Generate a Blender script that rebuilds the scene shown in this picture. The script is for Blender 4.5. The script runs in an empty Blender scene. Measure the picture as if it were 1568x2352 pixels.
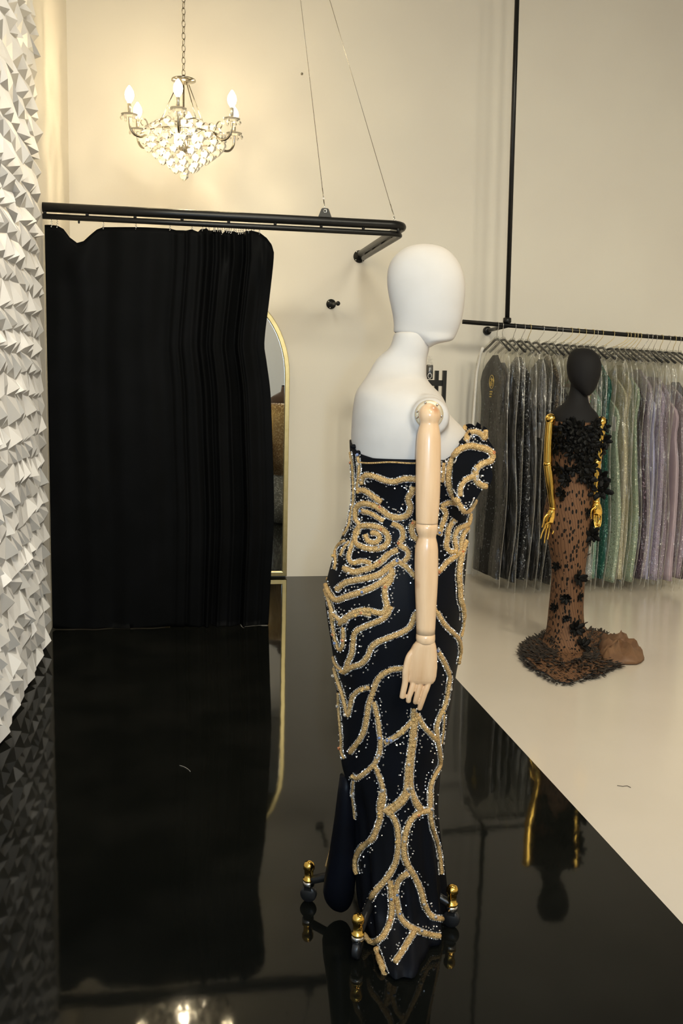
import bpy, math, random
import numpy as np
from mathutils import Vector, Matrix
from mathutils.bvhtree import BVHTree
random.seed(7)
SC = bpy.context.scene
COL = SC.collection
PI = math.pi
sin, cos = math.sin, math.cos

# ------------------------------------------------------------------ camera
F, PITCH, ROLL, YAW, EYE = 2196.56, 0.1395, 0.02295, 0.1741, 1.5
CAM = Vector((0, 0, EYE))
fwd = Vector((sin(YAW) * cos(PITCH), cos(YAW) * cos(PITCH), -sin(PITCH)))
_r = Vector((cos(YAW), -sin(YAW), 0))
_u = _r.cross(fwd)
RT = cos(ROLL) * _r + sin(ROLL) * _u
UP = -sin(ROLL) * _r + cos(ROLL) * _u
cd = bpy.data.cameras.new('camera')
cam = bpy.data.objects.new('camera', cd)
COL.objects.link(cam)
cd.sensor_fit = 'VERTICAL'
cd.sensor_height = 36.0
cd.lens = F / 2352 * 36.0
cd.clip_start = 0.05
cam.matrix_world = Matrix(((RT.x, UP.x, -fwd.x, CAM.x), (RT.y, UP.y, -fwd.y, CAM.y), (RT.z, UP.z, -fwd.z, CAM.z), (0, 0, 0, 1)))
SC.camera = cam

def ray(u, v):
    return (fwd + RT * ((u - 784) / F) + UP * ((1176 - v) / F))
def onfloor(u, v, z=0.0):
    D = ray(u, v); return CAM + D * ((z - EYE) / D.z)
def aty(u, v, y):
    D = ray(u, v); return CAM + D * (y / D.y)
def atx(u, v, x):
    D = ray(u, v); return CAM + D * (x / D.x)
def onplane(u, v, p, n):
    D = ray(u, v); return CAM + D * ((p - CAM).dot(n) / D.dot(n))
def project(p):
    q = p - CAM; z = q.dot(fwd)
    return 784 + F * q.dot(RT) / z, 1176 - F * q.dot(UP) / z

# ------------------------------------------------------------------ mesh helpers
class MB:
    def __init__(s): s.v = []; s.f = []
    def add(s, vs, fs):
        o = len(s.v); s.v += [Vector(p) for p in vs]; s.f += [tuple(i + o for i in q) for q in fs]; return s
    def box(s, c, sz, rz=0.0):
        c = Vector(c); a, b, h = sz[0] / 2, sz[1] / 2, sz[2] / 2
        vs = []
        for z in (-h, h):
            for x, y in ((-a, -b), (a, -b), (a, b), (-a, b)):
                vs.append((c.x + x * cos(rz) - y * sin(rz), c.y + x * sin(rz) + y * cos(rz), c.z + z))
        return s.add(vs, [(3, 2, 1, 0), (4, 5, 6, 7), (0, 1, 5, 4), (1, 2, 6, 5), (2, 3, 7, 6), (3, 0, 4, 7)])
    def rings(s, R, cap=(True, True)):
        n = len(R[0]); vs = [p for r in R for p in r]; fs = []
        for j in range(len(R) - 1):
            for i in range(n):
                k = (i + 1) % n
                fs.append((j * n + i, j * n + k, (j + 1) * n + k, (j + 1) * n + i))
        if cap[0]: fs.append(tuple(range(n - 1, -1, -1)))
        if cap[1]: fs.append(tuple((len(R) - 1) * n + i for i in range(n)))
        return s.add(vs, fs)
    def tube(s, P, r, seg=8, closed=False, cap=(True, True), flat=1.0, fn=None):
        P = [Vector(p) for p in P]; n = len(P)
        rr = r if isinstance(r, (list, tuple)) else [r] * n
        T = []
        for i in range(n):
            a = P[(i - 1) % n] if (closed or i > 0) else P[i]
            b = P[(i + 1) % n] if (closed or i < n - 1) else P[i]
            t = b - a
            T.append(t.normalized() if t.length > 1e-9 else Vector((0, 0, 1)))
        N = fn.copy() if fn else T[0].orthogonal().normalized()
        R = []
        for i in range(n):
            N = N - T[i] * N.dot(T[i])
            N = N.normalized() if N.length > 1e-6 else T[i].orthogonal().normalized()
            B = T[i].cross(N)
            R.append([P[i] + (N * cos(2 * PI * k / seg) * flat + B * sin(2 * PI * k / seg)) * rr[i] for k in range(seg)])
        if closed:
            R.append(R[0]); return s.rings(R, (False, False))
        return s.rings(R, cap)
    def lathe(s, prof, o, ax=(0, 0, 1), seg=20, cap=(True, True)):
        o = Vector(o); ax = Vector(ax).normalized(); N = ax.orthogonal().normalized(); B = ax.cross(N)
        R = [[o + ax * h + (N * cos(2 * PI * k / seg) + B * sin(2 * PI * k / seg)) * max(r, 1e-5) for k in range(seg)] for r, h in prof]
        return s.rings(R, cap)
    def ell(s, c, rx, ry=None, rz=None, M=None, seg=12, rin=8):
        c = Vector(c); ry = ry or rx; rz = rz or rx
        R = []
        for j in range(rin + 1):
            a = PI * j / rin; a = min(max(a, .02), PI - .02)
            q = []
            for k in range(seg):
                p = Vector((rx * sin(a) * cos(2 * PI * k / seg), ry * sin(a) * sin(2 * PI * k / seg), -rz * cos(a)))
                q.append(c + (M @ p if M else p))
            R.append(q)
        return s.rings(R)
    def octa(s, c, r, M):
        c = Vector(c)
        vs = [c + (M @ Vector(p)) * r for p in ((1, 0, 0), (-1, 0, 0), (0, 1, 0), (0, -1, 0), (0, 0, 1), (0, 0, -1))]
        return s.add(vs, [(0, 2, 4), (2, 1, 4), (1, 3, 4), (3, 0, 4), (2, 0, 5), (1, 2, 5), (3, 1, 5), (0, 3, 5)])
    def build(s, name, mat, parent=None, smooth=True, mods=()):
        o = Vector((0, 0, 0)); p = parent
        while p is not None: o = o + p.location; p = p.parent
        me = bpy.data.meshes.new(name)
        me.from_pydata([tuple(q - o) for q in s.v], [], s.f)
        for m in (mat if isinstance(mat, (list, tuple)) else [mat]): me.materials.append(m)
        if smooth: me.polygons.foreach_set('use_smooth', [True] * len(me.polygons))
        me.update()
        ob = bpy.data.objects.new(name, me); COL.objects.link(ob)
        ob.parent = parent
        for k, kw in mods:
            md = ob.modifiers.new(k.lower(), k)
            for a, b in kw.items(): setattr(md, a, b)
        return ob

def tag(o, label, cat, group=None):
    o['label'] = label; o['category'] = cat
    if group: o['group'] = group
    return o
def thing(name, loc, label, cat, group=None):
    e = bpy.data.objects.new(name, None); COL.objects.link(e); e.location = Vector(loc); e.empty_display_size = .1
    return tag(e, label, cat, group)
def struct(o): o['kind'] = 'structure'; return o

def hermite(xs, ys, x):
    n = len(xs)
    if x <= xs[0]: return ys[0]
    if x >= xs[-1]: return ys[-1]
    i = 0
    while xs[i + 1] < x: i += 1
    def sl(j):
        if j == 0: return (ys[1] - ys[0]) / (xs[1] - xs[0])
        if j == n - 1: return (ys[-1] - ys[-2]) / (xs[-1] - xs[-2])
        return (ys[j + 1] - ys[j - 1]) / (xs[j + 1] - xs[j - 1])
    h = xs[i + 1] - xs[i]; t = (x - xs[i]) / h
    return ((2 * t ** 3 - 3 * t * t + 1) * ys[i] + (t ** 3 - 2 * t * t + t) * h * sl(i) + (3 * t * t - 2 * t ** 3) * ys[i + 1] + (t ** 3 - t * t) * h * sl(i + 1))
def spline(P, step):
    """resample a polyline smoothly (Catmull-Rom) with about the given step"""
    P = [Vector(p) for p in P]; out = []
    for i in range(len(P) - 1):
        p0 = P[max(i - 1, 0)]; p1 = P[i]; p2 = P[i + 1]; p3 = P[min(i + 2, len(P) - 1)]
        n = max(1, int(round((p2 - p1).length / step)))
        for k in range(n):
            t = k / n
            out.append(.5 * ((2 * p1) + (p2 - p0) * t + (2 * p0 - 5 * p1 + 4 * p2 - p3) * t * t + (3 * p1 - p0 - 3 * p2 + p3) * t ** 3))
    out.append(P[-1]); return out
def rrot():
    return Matrix.Rotation(random.uniform(0, 6.28), 3, 'X') @ Matrix.Rotation(random.uniform(0, 6.28), 3, 'Y') @ Matrix.Rotation(random.uniform(0, 6.28), 3, 'Z')

# ------------------------------------------------------------------ materials
def mat(name, col, rough=.5, metal=0., spec=.5, coat=0., bump=None, var=None, sheen=0., emit=None, alpha=None, ior=1.5):
    m = bpy.data.materials.new(name); m.use_nodes = True
    nt = m.node_tree; b = nt.nodes['Principled BSDF']
    b.inputs['Base Color'].default_value = (*col, 1); b.inputs['Roughness'].default_value = rough
    b.inputs['Metallic'].default_value = metal; b.inputs['Specular IOR Level'].default_value = spec
    b.inputs['Coat Weight'].default_value = coat; b.inputs['Coat Roughness'].default_value = .08
    b.inputs['Sheen Weight'].default_value = sheen; b.inputs['IOR'].default_value = ior
    if emit:
        b.inputs['Emission Color'].default_value = (*emit[0], 1); b.inputs['Emission Strength'].default_value = emit[1]
    tc = nt.nodes.new('ShaderNodeTexCoord')
    if bump:
        kind, scale, strength, dist = bump
        if kind == 'noise':
            t = nt.nodes.new('ShaderNodeTexNoise'); t.inputs['Detail'].default_value = 4; out = t.outputs['Fac']
        elif kind == 'wave':
            t = nt.nodes.new('ShaderNodeTexWave'); t.inputs['Distortion'].default_value = 1.5; out = t.outputs['Fac']
        else:
            t = nt.nodes.new('ShaderNodeTexVoronoi'); out = t.outputs['Distance']
        t.inputs['Scale'].default_value = scale
        nt.links.new(tc.outputs['Object'], t.inputs['Vector'])
        bp = nt.nodes.new('ShaderNodeBump'); bp.inputs['Strength'].default_value = strength; bp.inputs['Distance'].default_value = dist
        nt.links.new(out, bp.inputs['Height']); nt.links.new(bp.outputs['Normal'], b.inputs['Normal'])
    if var:
        c2, scale, lo, hi = var
        t = nt.nodes.new('ShaderNodeTexNoise'); t.inputs['Scale'].default_value = scale; t.inputs['Detail'].default_value = 3
        nt.links.new(tc.outputs['Object'], t.inputs['Vector'])
        mr = nt.nodes.new('ShaderNodeMapRange'); mr.inputs[1].default_value = lo; mr.inputs[2].default_value = hi
        nt.links.new(t.outputs['Fac'], mr.inputs[0])
        mx = nt.nodes.new('ShaderNodeMix'); mx.data_type = 'RGBA'
        mx.inputs[6].default_value = (*col, 1); mx.inputs[7].default_value = (*c2, 1)
        nt.links.new(mr.outputs[0], mx.inputs[0]); nt.links.new(mx.outputs[2], b.inputs['Base Color'])
    return m

M = {}
M['wall'] = mat('wall_paint', (.78, .735, .645), .6, bump=('noise', 60, .04, .01), var=((.75, .70, .615), 1.3, .35, .7))
M['ceil'] = mat('ceiling_paint', (.36, .34, .30), .8, var=((.33, .31, .275), 2, .3, .7))
M['panel'] = mat('panel_white', (.85, .825, .785), .42, var=((.82, .795, .755), 6, .3, .7))
M['blackfloor'] = mat('black_gloss_floor', (.004, .0043, .0034), .045, spec=.13, bump=('noise', 2.2, .035, .02), var=((.0075, .0075, .006), 3, .4, .75))
M['whitefloor'] = mat('cream_gloss_floor', (.59, .53, .445), .14, spec=.5, bump=('noise', 2.5, .03, .02), var=((.565, .505, .42), 1.6, .35, .7))
M['blackmetal'] = mat('black_powder_coat', (.008, .008, .0075), .35, spec=.35, bump=('noise', 300, .05, .001), var=((.011, .0105, .01), 30, .4, .7))
M['curtain'] = mat('black_satin', (.003, .0032, .0033), .5, spec=.03, bump=('noise', 900, .08, .0006), var=((.004, .0042, .0046), 5, .4, .7))
M['gold'] = mat('polished_gold', (.95, .62, .14), .14, 1., bump=('noise', 25, .04, .002), var=((.9, .56, .11), 20, .4, .7))
M['brass'] = mat('brushed_brass', (.80, .66, .33), .3, 1., bump=('noise', 120, .08, .001), var=((.74, .6, .28), 30, .4, .7))
M['chrome'] = mat('chrome', (.75, .74, .72), .12, 1., var=((.68, .67, .66), 40, .4, .7))
M['antique'] = mat('nickel', (.42, .38, .31), .22, 1., var=((.34, .3, .24), 40, .4, .7))
M['mirror'] = mat('mirror_glass', (.88, .9, .87), .015, 1., var=((.86, .88, .85), 4, .4, .7))
M['linen'] = mat('white_linen', (.60, .545, .48), .8, spec=.2, bump=('noise', 500, .12, .0008), var=((.575, .52, .455), 14, .35, .7))
M['gown'] = mat('black_gown_fabric', (.0035, .0037, .0046), .55, spec=.08, bump=('noise', 700, .1, .0006), var=((.004, .0046, .007), 12, .4, .7))
M['satin'] = mat('navy_satin', (.0022, .0026, .0042), .42, spec=.10, bump=('noise', 20, .1, .004), var=((.0032, .004, .0075), 8, .4, .7))
M['cord'] = mat('gold_beaded_cord', (.53, .31, .10), .42, .3, bump=('voronoi', 330, .9, .003), var=((.72, .47, .20), 160, .35, .65))
M['stone'] = mat('crystal_stone', (.95, .95, .97), .22, .8, var=((.8, .74, .6), 300, .4, .6))
M['stone_gold'] = mat('gold_crystal', (1, .78, .35), .22, .9, var=((1, .7, .3), 300, .4, .6))
M['stone_blue'] = mat('blue_crystal', (.35, .55, 1), .22, .9, var=((.5, .6, 1), 300, .4, .6))
M['stone_red'] = mat('orange_crystal', (1, .38, .14), .22, .9, var=((1, .5, .3), 300, .4, .6))
M['darkfab'] = mat('charcoal_jersey', (.0125, .012, .0123), .72, spec=.15, bump=('noise', 400, .08, .0006), var=((.0112, .0108, .0115), 10, .4, .7))
M['petal'] = mat('black_sequin_petal', (.003, .003, .003), .34, spec=.10, bump=('voronoi', 260, .5, .002), var=((.0045, .0045, .004), 60, .4, .7))
M['lace'] = mat('black_lace', (.012, .009, .007), .55, bump=('noise', 200, .3, .002), var=((.03, .019, .012), 40, .45, .6))
M['bulb'] = mat('lit_bulb', (1, .9, .7), .3, emit=((1, .83, .52), 30), var=((1, .88, .68), 10, .4, .7))
M['candle'] = mat('candle_sleeve', (.6, .55, .45), .25, .8, var=((.5, .45, .36), 30, .4, .7))
M['tagpaper'] = mat('white_card', (.72, .68, .65), .7, var=((.68, .64, .6), 40, .4, .7))
M['hangplastic'] = mat('black_plastic', (.012, .012, .012), .35, var=((.016, .016, .016), 40, .4, .7))
M['piping'] = mat('white_zip_tape', (.78, .75, .70), .5, var=((.72, .69, .64), 60, .4, .7))
M['beige'] = mat('beige_lip', (.62, .5, .33), .35, .35, var=((.56, .45, .28), 40, .4, .7))
M['thread'] = mat('dark_thread', (.08, .06, .045), .8, var=((.1, .08, .06), 90, .4, .7))
M['palethread'] = mat('pale_thread', (.3, .28, .25), .8, var=((.26, .25, .22), 90, .4, .7))

def wood():
    m = mat('beech_wood', (.76, .49, .27), .3, coat=.35)
    nt = m.node_tree; b = nt.nodes['Principled BSDF']; N = nt.nodes.new; L = nt.links.new
    tc = N('ShaderNodeTexCoord'); mp = N('ShaderNodeMapping'); mp.inputs['Scale'].default_value = (30, 30, 3)
    L(tc.outputs['Object'], mp.inputs['Vector'])
    t = N('ShaderNodeTexNoise'); t.inputs['Scale'].default_value = 1.5; t.inputs['Detail'].default_value = 5; L(mp.outputs[0], t.inputs['Vector'])
    cr = N('ShaderNodeValToRGB'); cr.color_ramp.elements[0].position = .3; cr.color_ramp.elements[0].color = (.80, .53, .30, 1)
    cr.color_ramp.elements[1].position = .75; cr.color_ramp.elements[1].color = (.67, .40, .20, 1)
    L(t.outputs['Fac'], cr.inputs[0])
    v = N('ShaderNodeTexVoronoi'); v.inputs['Scale'].default_value = 9; L(tc.outputs['Object'], v.inputs['Vector'])
    mr = N('ShaderNodeMapRange'); mr.inputs[1].default_value = .06; mr.inputs[2].default_value = .16; mr.inputs[3].default_value = .75; mr.inputs[4].default_value = 0
    L(v.outputs['Distance'], mr.inputs[0])
    mx = N('ShaderNodeMix'); mx.data_type = 'RGBA'; L(mr.outputs[0], mx.inputs[0]); L(cr.outputs[0], mx.inputs[6]); mx.inputs[7].default_value = (.45, .17, .07, 1)
    L(mx.outputs[2], b.inputs['Base Color']); return m
M['wood'] = wood()

def plastic(name, haze=.10, tint=(.95, .95, .93)):
    m = bpy.data.materials.new(name); m.use_nodes = True; nt = m.node_tree; nt.nodes.clear(); N = nt.nodes.new; L = nt.links.new
    out = N('ShaderNodeOutputMaterial'); tr = N('ShaderNodeBsdfTransparent'); tr.inputs[0].default_value = (*tint, 1)
    gl = N('ShaderNodeBsdfGlossy'); gl.inputs['Roughness'].default_value = .2; gl.inputs[0].default_value = (1, 1, 1, 1)
    df = N('ShaderNodeBsdfTranslucent'); df.inputs[0].default_value = (.8, .78, .72, 1)
    df2 = N('ShaderNodeBsdfDiffuse'); df2.inputs[0].default_value = (.8, .78, .72, 1)
    tc = N('ShaderNodeTexCoord'); mp = N('ShaderNodeMapping'); mp.inputs['Scale'].default_value = (9, 9, 2.2); L(tc.outputs['Object'], mp.inputs[0])
    no = N('ShaderNodeTexNoise'); no.inputs['Scale'].default_value = 1.6; no.inputs['Detail'].default_value = 5; L(mp.outputs[0], no.inputs['Vector'])
    bp = N('ShaderNodeBump'); bp.inputs['Strength'].default_value = 1.0; bp.inputs['Distance'].default_value = .09; L(no.outputs['Fac'], bp.inputs['Height'])
    L(bp.outputs[0], gl.inputs['Normal'])
    lw = N('ShaderNodeLayerWeight'); lw.inputs[0].default_value = .5; L(bp.outputs[0], lw.inputs['Normal'])
    pw = N('ShaderNodeMath'); pw.operation = 'POWER'; pw.inputs[1].default_value = 3.5; L(lw.outputs['Facing'], pw.inputs[0])
    fr = N('ShaderNodeMath'); fr.operation = 'MULTIPLY_ADD'; fr.inputs[1].default_value = .10; fr.inputs[2].default_value = .10; L(pw.outputs[0], fr.inputs[0])
    a = N('ShaderNodeMixShader'); a.inputs[0].default_value = .5; L(df.outputs[0], a.inputs[1]); L(df2.outputs[0], a.inputs[2])
    h = N('ShaderNodeMixShader'); h.inputs[0].default_value = haze; L(tr.outputs[0], h.inputs[1]); L(a.outputs[0], h.inputs[2])
    g = N('ShaderNodeMixShader'); L(fr.outputs[0], g.inputs[0]); L(h.outputs[0], g.inputs[1]); L(gl.outputs[0], g.inputs[2])
    L(g.outputs[0], out.inputs[0]); return m
M['plastic'] = plastic('clear_vinyl', .011, (.97, .97, .955))
M['seam'] = plastic('vinyl_seam', .24)
M['glass'] = plastic('clear_glass', .01, (.97, .97, .97))

def crystal():
    m = bpy.data.materials.new('cut_crystal'); m.use_nodes = True; nt = m.node_tree; nt.nodes.clear(); N = nt.nodes.new; L = nt.links.new
    out = N('ShaderNodeOutputMaterial'); tr = N('ShaderNodeBsdfTranslucent'); tr.inputs[0].default_value = (.95, .93, .88, 1)
    gl = N('ShaderNodeBsdfGlossy'); gl.inputs['Roughness'].default_value = .1
    tp = N('ShaderNodeBsdfTransparent')
    lw = N('ShaderNodeLayerWeight'); lw.inputs[0].default_value = .22
    a = N('ShaderNodeMixShader'); a.inputs[0].default_value = .9; L(tp.outputs[0], a.inputs[1]); L(tr.outputs[0], a.inputs[2])
    g = N('ShaderNodeMixShader'); L(lw.outputs['Fresnel'], g.inputs[0]); L(a.outputs[0], g.inputs[1]); L(gl.outputs[0], g.inputs[2])
    L(g.outputs[0], out.inputs[0]); return m
M['crystal'] = crystal()

def sequin(name, col, metal=.35, rough=.34, glint=(.9, .9, .9), gl=.35):
    m = mat(name, col, rough + .08, metal, spec=.12, bump=('voronoi', 170, .8, .004))
    nt = m.node_tree; b = nt.nodes['Principled BSDF']; N = nt.nodes.new; L = nt.links.new
    tc = N('ShaderNodeTexCoord'); v = N('ShaderNodeTexVoronoi'); v.inputs['Scale'].default_value = 120; L(tc.outputs['Object'], v.inputs['Vector'])
    sp = N('ShaderNodeSeparateColor'); L(v.outputs['Color'], sp.inputs[0])
    mr = N('ShaderNodeMapRange'); mr.inputs[1].default_value = 1 - gl; mr.inputs[2].default_value = 1 - gl + .05; L(sp.outputs[0], mr.inputs[0])
    mx = N('ShaderNodeMix'); mx.data_type = 'RGBA'; mx.inputs[6].default_value = (*col, 1); mx.inputs[7].default_value = (*glint, 1)
    L(mr.outputs[0], mx.inputs[0]); L(mx.outputs[2], b.inputs['Base Color']); L(mr.outputs[0], b.inputs['Metallic'])
    return m

def dotted():
    """brown mesh with small black leaf dots and fine black veins"""
    m = mat('brown_dotted_mesh', (.19, .095, .052), .65, spec=.12)
    nt = m.node_tree; b = nt.nodes['Principled BSDF']; N = nt.nodes.new; L = nt.links.new
    tc = N('ShaderNodeTexCoord'); mp = N('ShaderNodeMapping'); mp.inputs['Scale'].default_value = (58, 58, 26); mp.inputs['Rotation'].default_value = (0, .35, 0)
    L(tc.outputs['Object'], mp.inputs[0])
    v = N('ShaderNodeTexVoronoi'); v.inputs['Scale'].default_value = 1.; v.inputs['Randomness'].default_value = .75; L(mp.outputs[0], v.inputs['Vector'])
    lt = N('ShaderNodeMath'); lt.operation = 'LESS_THAN'; lt.inputs[1].default_value = .34; L(v.outputs['Distance'], lt.inputs[0])
    mp2 = N('ShaderNodeMapping'); mp2.inputs['Rotation'].default_value = (0, .5, 0); mp2.inputs['Scale'].default_value = (1, 1, .35); L(tc.outputs['Object'], mp2.inputs[0])
    w = N('ShaderNodeTexWave'); w.inputs['Scale'].default_value = 26; w.inputs['Distortion'].default_value = 5; w.inputs['Detail'].default_value = 2; w.inputs['Detail Scale'].default_value = .6; L(mp2.outputs[0], w.inputs['Vector'])
    g = N('ShaderNodeMath'); g.operation = 'GREATER_THAN'; g.inputs[1].default_value = .93; L(w.outputs['Fac'], g.inputs[0])
    g2 = N('ShaderNodeMath'); g2.operation = 'MULTIPLY'; g2.inputs[1].default_value = .55; L(g.outputs[0], g2.inputs[0])
    mxm = N('ShaderNodeMath'); mxm.operation = 'MAXIMUM'; L(lt.outputs[0], mxm.inputs[0]); L(g2.outputs[0], mxm.inputs[1])
    mx = N('ShaderNodeMix'); mx.data_type = 'RGBA'; mx.inputs[6].default_value = (.145, .075, .040, 1); mx.inputs[7].default_value = (.008, .007, .006, 1)
    L(mxm.outputs[0], mx.inputs[0]); L(mx.outputs[2], b.inputs['Base Color']); return m
M['dotted'] = dotted()

# ------------------------------------------------------------------ room
XL, YW, XB, ZC = -0.715, 7.066, 1.4055, 5.2
XR, YF = 6.2, -4.0
mb = MB()
mb.add([(XL - .1, YF, 0), (XB, YF, 0), (XB, YW + .1, 0), (XL - .1, YW + .1, 0), (XR + .1, YF, 0), (XR + .1, YW + .1, 0),
        (XL - .1, YF, -.1), (XR + .1, YF, -.1), (XR + .1, YW + .1, -.1), (XL - .1, YW + .1, -.1)],
       [(0, 1, 2, 3), (1, 4, 5, 2), (9, 8, 7, 6)])
fl = struct(mb.build('floor', [M['blackfloor'], M['whitefloor']], smooth=False))
fl.data.polygons[1].material_index = 1; fl.data.polygons[2].material_index = 1
struct(MB().box(((XL + XR) / 2, YW + .1, ZC / 2), (XR - XL + .4, .2, ZC)).build('wall_back', M['wall'], smooth=False))
struct(MB().box((XL - .1, (YF + YW) / 2, ZC / 2), (.2, YW - YF, ZC)).build('wall_left', M['wall'], smooth=False))
struct(MB().box((XR + .1, (YF + YW) / 2, ZC / 2), (.2, YW - YF, ZC)).build('wall_right', M['wall'], smooth=False))
struct(MB().box(((XL + XR) / 2, YF - .1, ZC / 2), (XR - XL + .4, .2, ZC)).build('wall_front', M['wall'], smooth=False))
struct(MB().box(((XL + XR) / 2, (YF + YW) / 2, ZC + .1), (XR - XL + .4, YW - YF + .4, .2)).build('ceiling', M['ceil'], smooth=False))

# faceted white panelling on the left wall
def facets():
    """rows of staggered irregular pyramids: long upper faces, short steep lower faces"""
    rnd = random.Random(11)
    y0, y1, z0, z1 = -.4, 5.32, .012, 4.9
    ny, nz = 38, 50
    W = ny + 1; P = []; f = []
    for j in range(nz + 1):
        for i in range(W):
            y = y0 + (y1 - y0) * i / ny; z = z0 + (z1 - z0) * j / nz
            if 0 < i < ny: y += rnd.uniform(-.03, .03) + (.035 if j % 2 else -.035)
            if 0 < j < nz: z += rnd.uniform(-.022, .022)
            h = rnd.uniform(.0, .022) if i < ny else rnd.uniform(.0, .01)
            P.append(Vector((XL + .006 + h, y, z)))
    for j in range(nz):
        for i in range(ny):
            q = [j * W + i, j * W + i + 1, (j + 1) * W + i + 1, (j + 1) * W + i]
            c = sum((P[k] for k in q), Vector()) / 4
            c.y += rnd.uniform(-.04, .04); c.z += rnd.uniform(-.040, .004); c.x = XL + rnd.uniform(.030, .062)
            n = len(P); P.append(c)
            f += [(q[0], q[1], n), (q[1], q[2], n), (q[2], q[3], n), (q[3], q[0], n)]
    m = MB(); m.add(P, f)
    # narrow return at the free end and along the floor
    def back(k):
        m.v.append(Vector((XL + .001, P[k].y, P[k].z))); return len(m.v) - 1
    ed = [j * W + ny for j in range(nz + 1)]; bk = [back(k) for k in ed]
    for k in range(nz): m.f.append((ed[k], bk[k], bk[k + 1], ed[k + 1]))
    ed = list(range(W)); bk = [back(k) for k in ed]
    for k in range(ny): m.f.append((ed[k], bk[k], bk[k + 1], ed[k + 1]))
    return m
pn = facets().build('wall_panelling', M['panel'], smooth=False)
tag(pn, 'white faceted three-dimensional triangle panelling covering the left wall', 'wall panelling')

# ------------------------------------------------------------------ curtain rail
YR = 5.645
def rz(u, v): return aty(u, v, YR)
hr_up, hr_lo = 2.392, 2.343
XEND = rz(930, 515).x
E0 = thing('curtain_rail', (.3, YR, hr_up), 'black double curtain rail over the black curtain, bending back to the wall', 'curtain rail')
def railpath(z, back=0.0, yend=YW):
    R = .09
    P = [Vector((XL, YR, z)), Vector((0, YR, z)), Vector((XEND - R, YR, z))]
    for k in range(1, 9):
        a = PI / 2 * k / 8
        P.append(Vector((XEND - R + R * sin(a), YR + R - R * cos(a), z)))
    P.append(Vector((XEND, yend, z))); return P
MB().tube(railpath(hr_up), .026, 14).build('top_bar', M['blackmetal'], E0)
MB().tube([p - Vector((.012, 0, 0)) if i > 2 else p for i, p in enumerate(railpath(hr_lo, yend=YW - .22))], .0155, 12).build('curtain_track', M['blackmetal'], E0)
for u in (103, 200, 310, 418, 525, 632, 738, 835, 915):
    x = rz(u, 490).x
    MB().lathe([(.009, 0), (.009, .035)], (x, YR, hr_lo + .006), seg=10).build('spacer', M['blackmetal'], E0)
for y in (5.95, 6.25, 6.55, 6.8):
    MB().lathe([(.009, 0), (.009, .035)], (XEND - .006, y, hr_lo + .006), seg=10).build('spacer', M['blackmetal'], E0)
fg = MB().lathe([(.045, 0), (.045, -.008), (.034, -.012), (.034, -.05)], (XEND, YW, hr_up - .012), (0, 1, 0), 24).build('wall_flange', M['blackmetal'], E0)
for a in (.6, 2.2, 3.9, 5.3):
    MB().ell((XEND + .038 * cos(a), YW - .010, hr_up - .012 + .038 * sin(a)), .005).build('screw', M['chrome'], fg)
def plate(u):
    x = rz(u, 490).x; z = hr_up + .022
    o = [(-.040, 0), (.040, 0), (.022, .046), (.016, .052), (-.016, .052), (-.022, .046)]
    m = MB(); m.rings([[Vector((x + a, YR - .004, z + b)) for a, b in o], [Vector((x + a, YR + .004, z + b)) for a, b in o]])
    pt = m.build('cable_plate', M['blackmetal'], E0, smooth=False)
    MB().tube([Vector((x + .009 * cos(t), YR - .005, z + .036 + .009 * sin(t))) for t in [2 * PI * k / 12 for k in range(12)]], .0018, 6, True).build('eyelet', M['chrome'], pt)
    return Vector((x, YR, z + .036))
pl1 = plate(746)
ey = MB().tube([Vector((rz(906, 500).x + .008 * cos(t), YR, hr_up + .030 + .008 * sin(t))) for t in [2 * PI * k / 12 for k in range(12)]], .002, 6, True).build('eyelet', M['chrome'], E0)
pl2 = Vector((rz(906, 500).x, YR, hr_up + .036))
for u in (95, 181):
    x = rz(u, 495).x
    MB().lathe([(.003, 0), (.006, .005), (.006, .012), (.003, .018)], (x, YR, hr_lo - .030), seg=8).build('glider', M['blackmetal'], E0)

# suspension cables (wires going up to the ceiling)
for pt, top, lab in ((pl1, (690, 0), 'thin steel suspension cable with turnbuckle, rising from the plate on the curtain rail'),
                     (pl2, (757, 0), 'thin steel suspension cable rising from the bend of the curtain rail')):
    q = aty(*top, YR + (0 if pt is pl1 else .3)); d = (q - pt); t = (ZC - .01 - pt.z) / d.z
    c = thing('suspension_cable', pt, lab, 'cable', 'suspension cables of the curtain rail')
    n = d.normalized()
    MB().tube([pt + n * .04, pt + d * t], .0016, 6).build('wire', M['antique'], c)
    MB().tube([pt + n * .0, pt + n * .045], .0035, 6).build('shackle', M['chrome'], c)
    MB().tube([pt + n * .045, pt + n * (.13 if pt is pl1 else .09)], .0026, 6).build('turnbuckle', M['antique'], c)
    if pt is pl1: MB().box(pt + n * .07, (.014, .008, .010)).build('clamp', M['chrome'], c, smooth=False)

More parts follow.
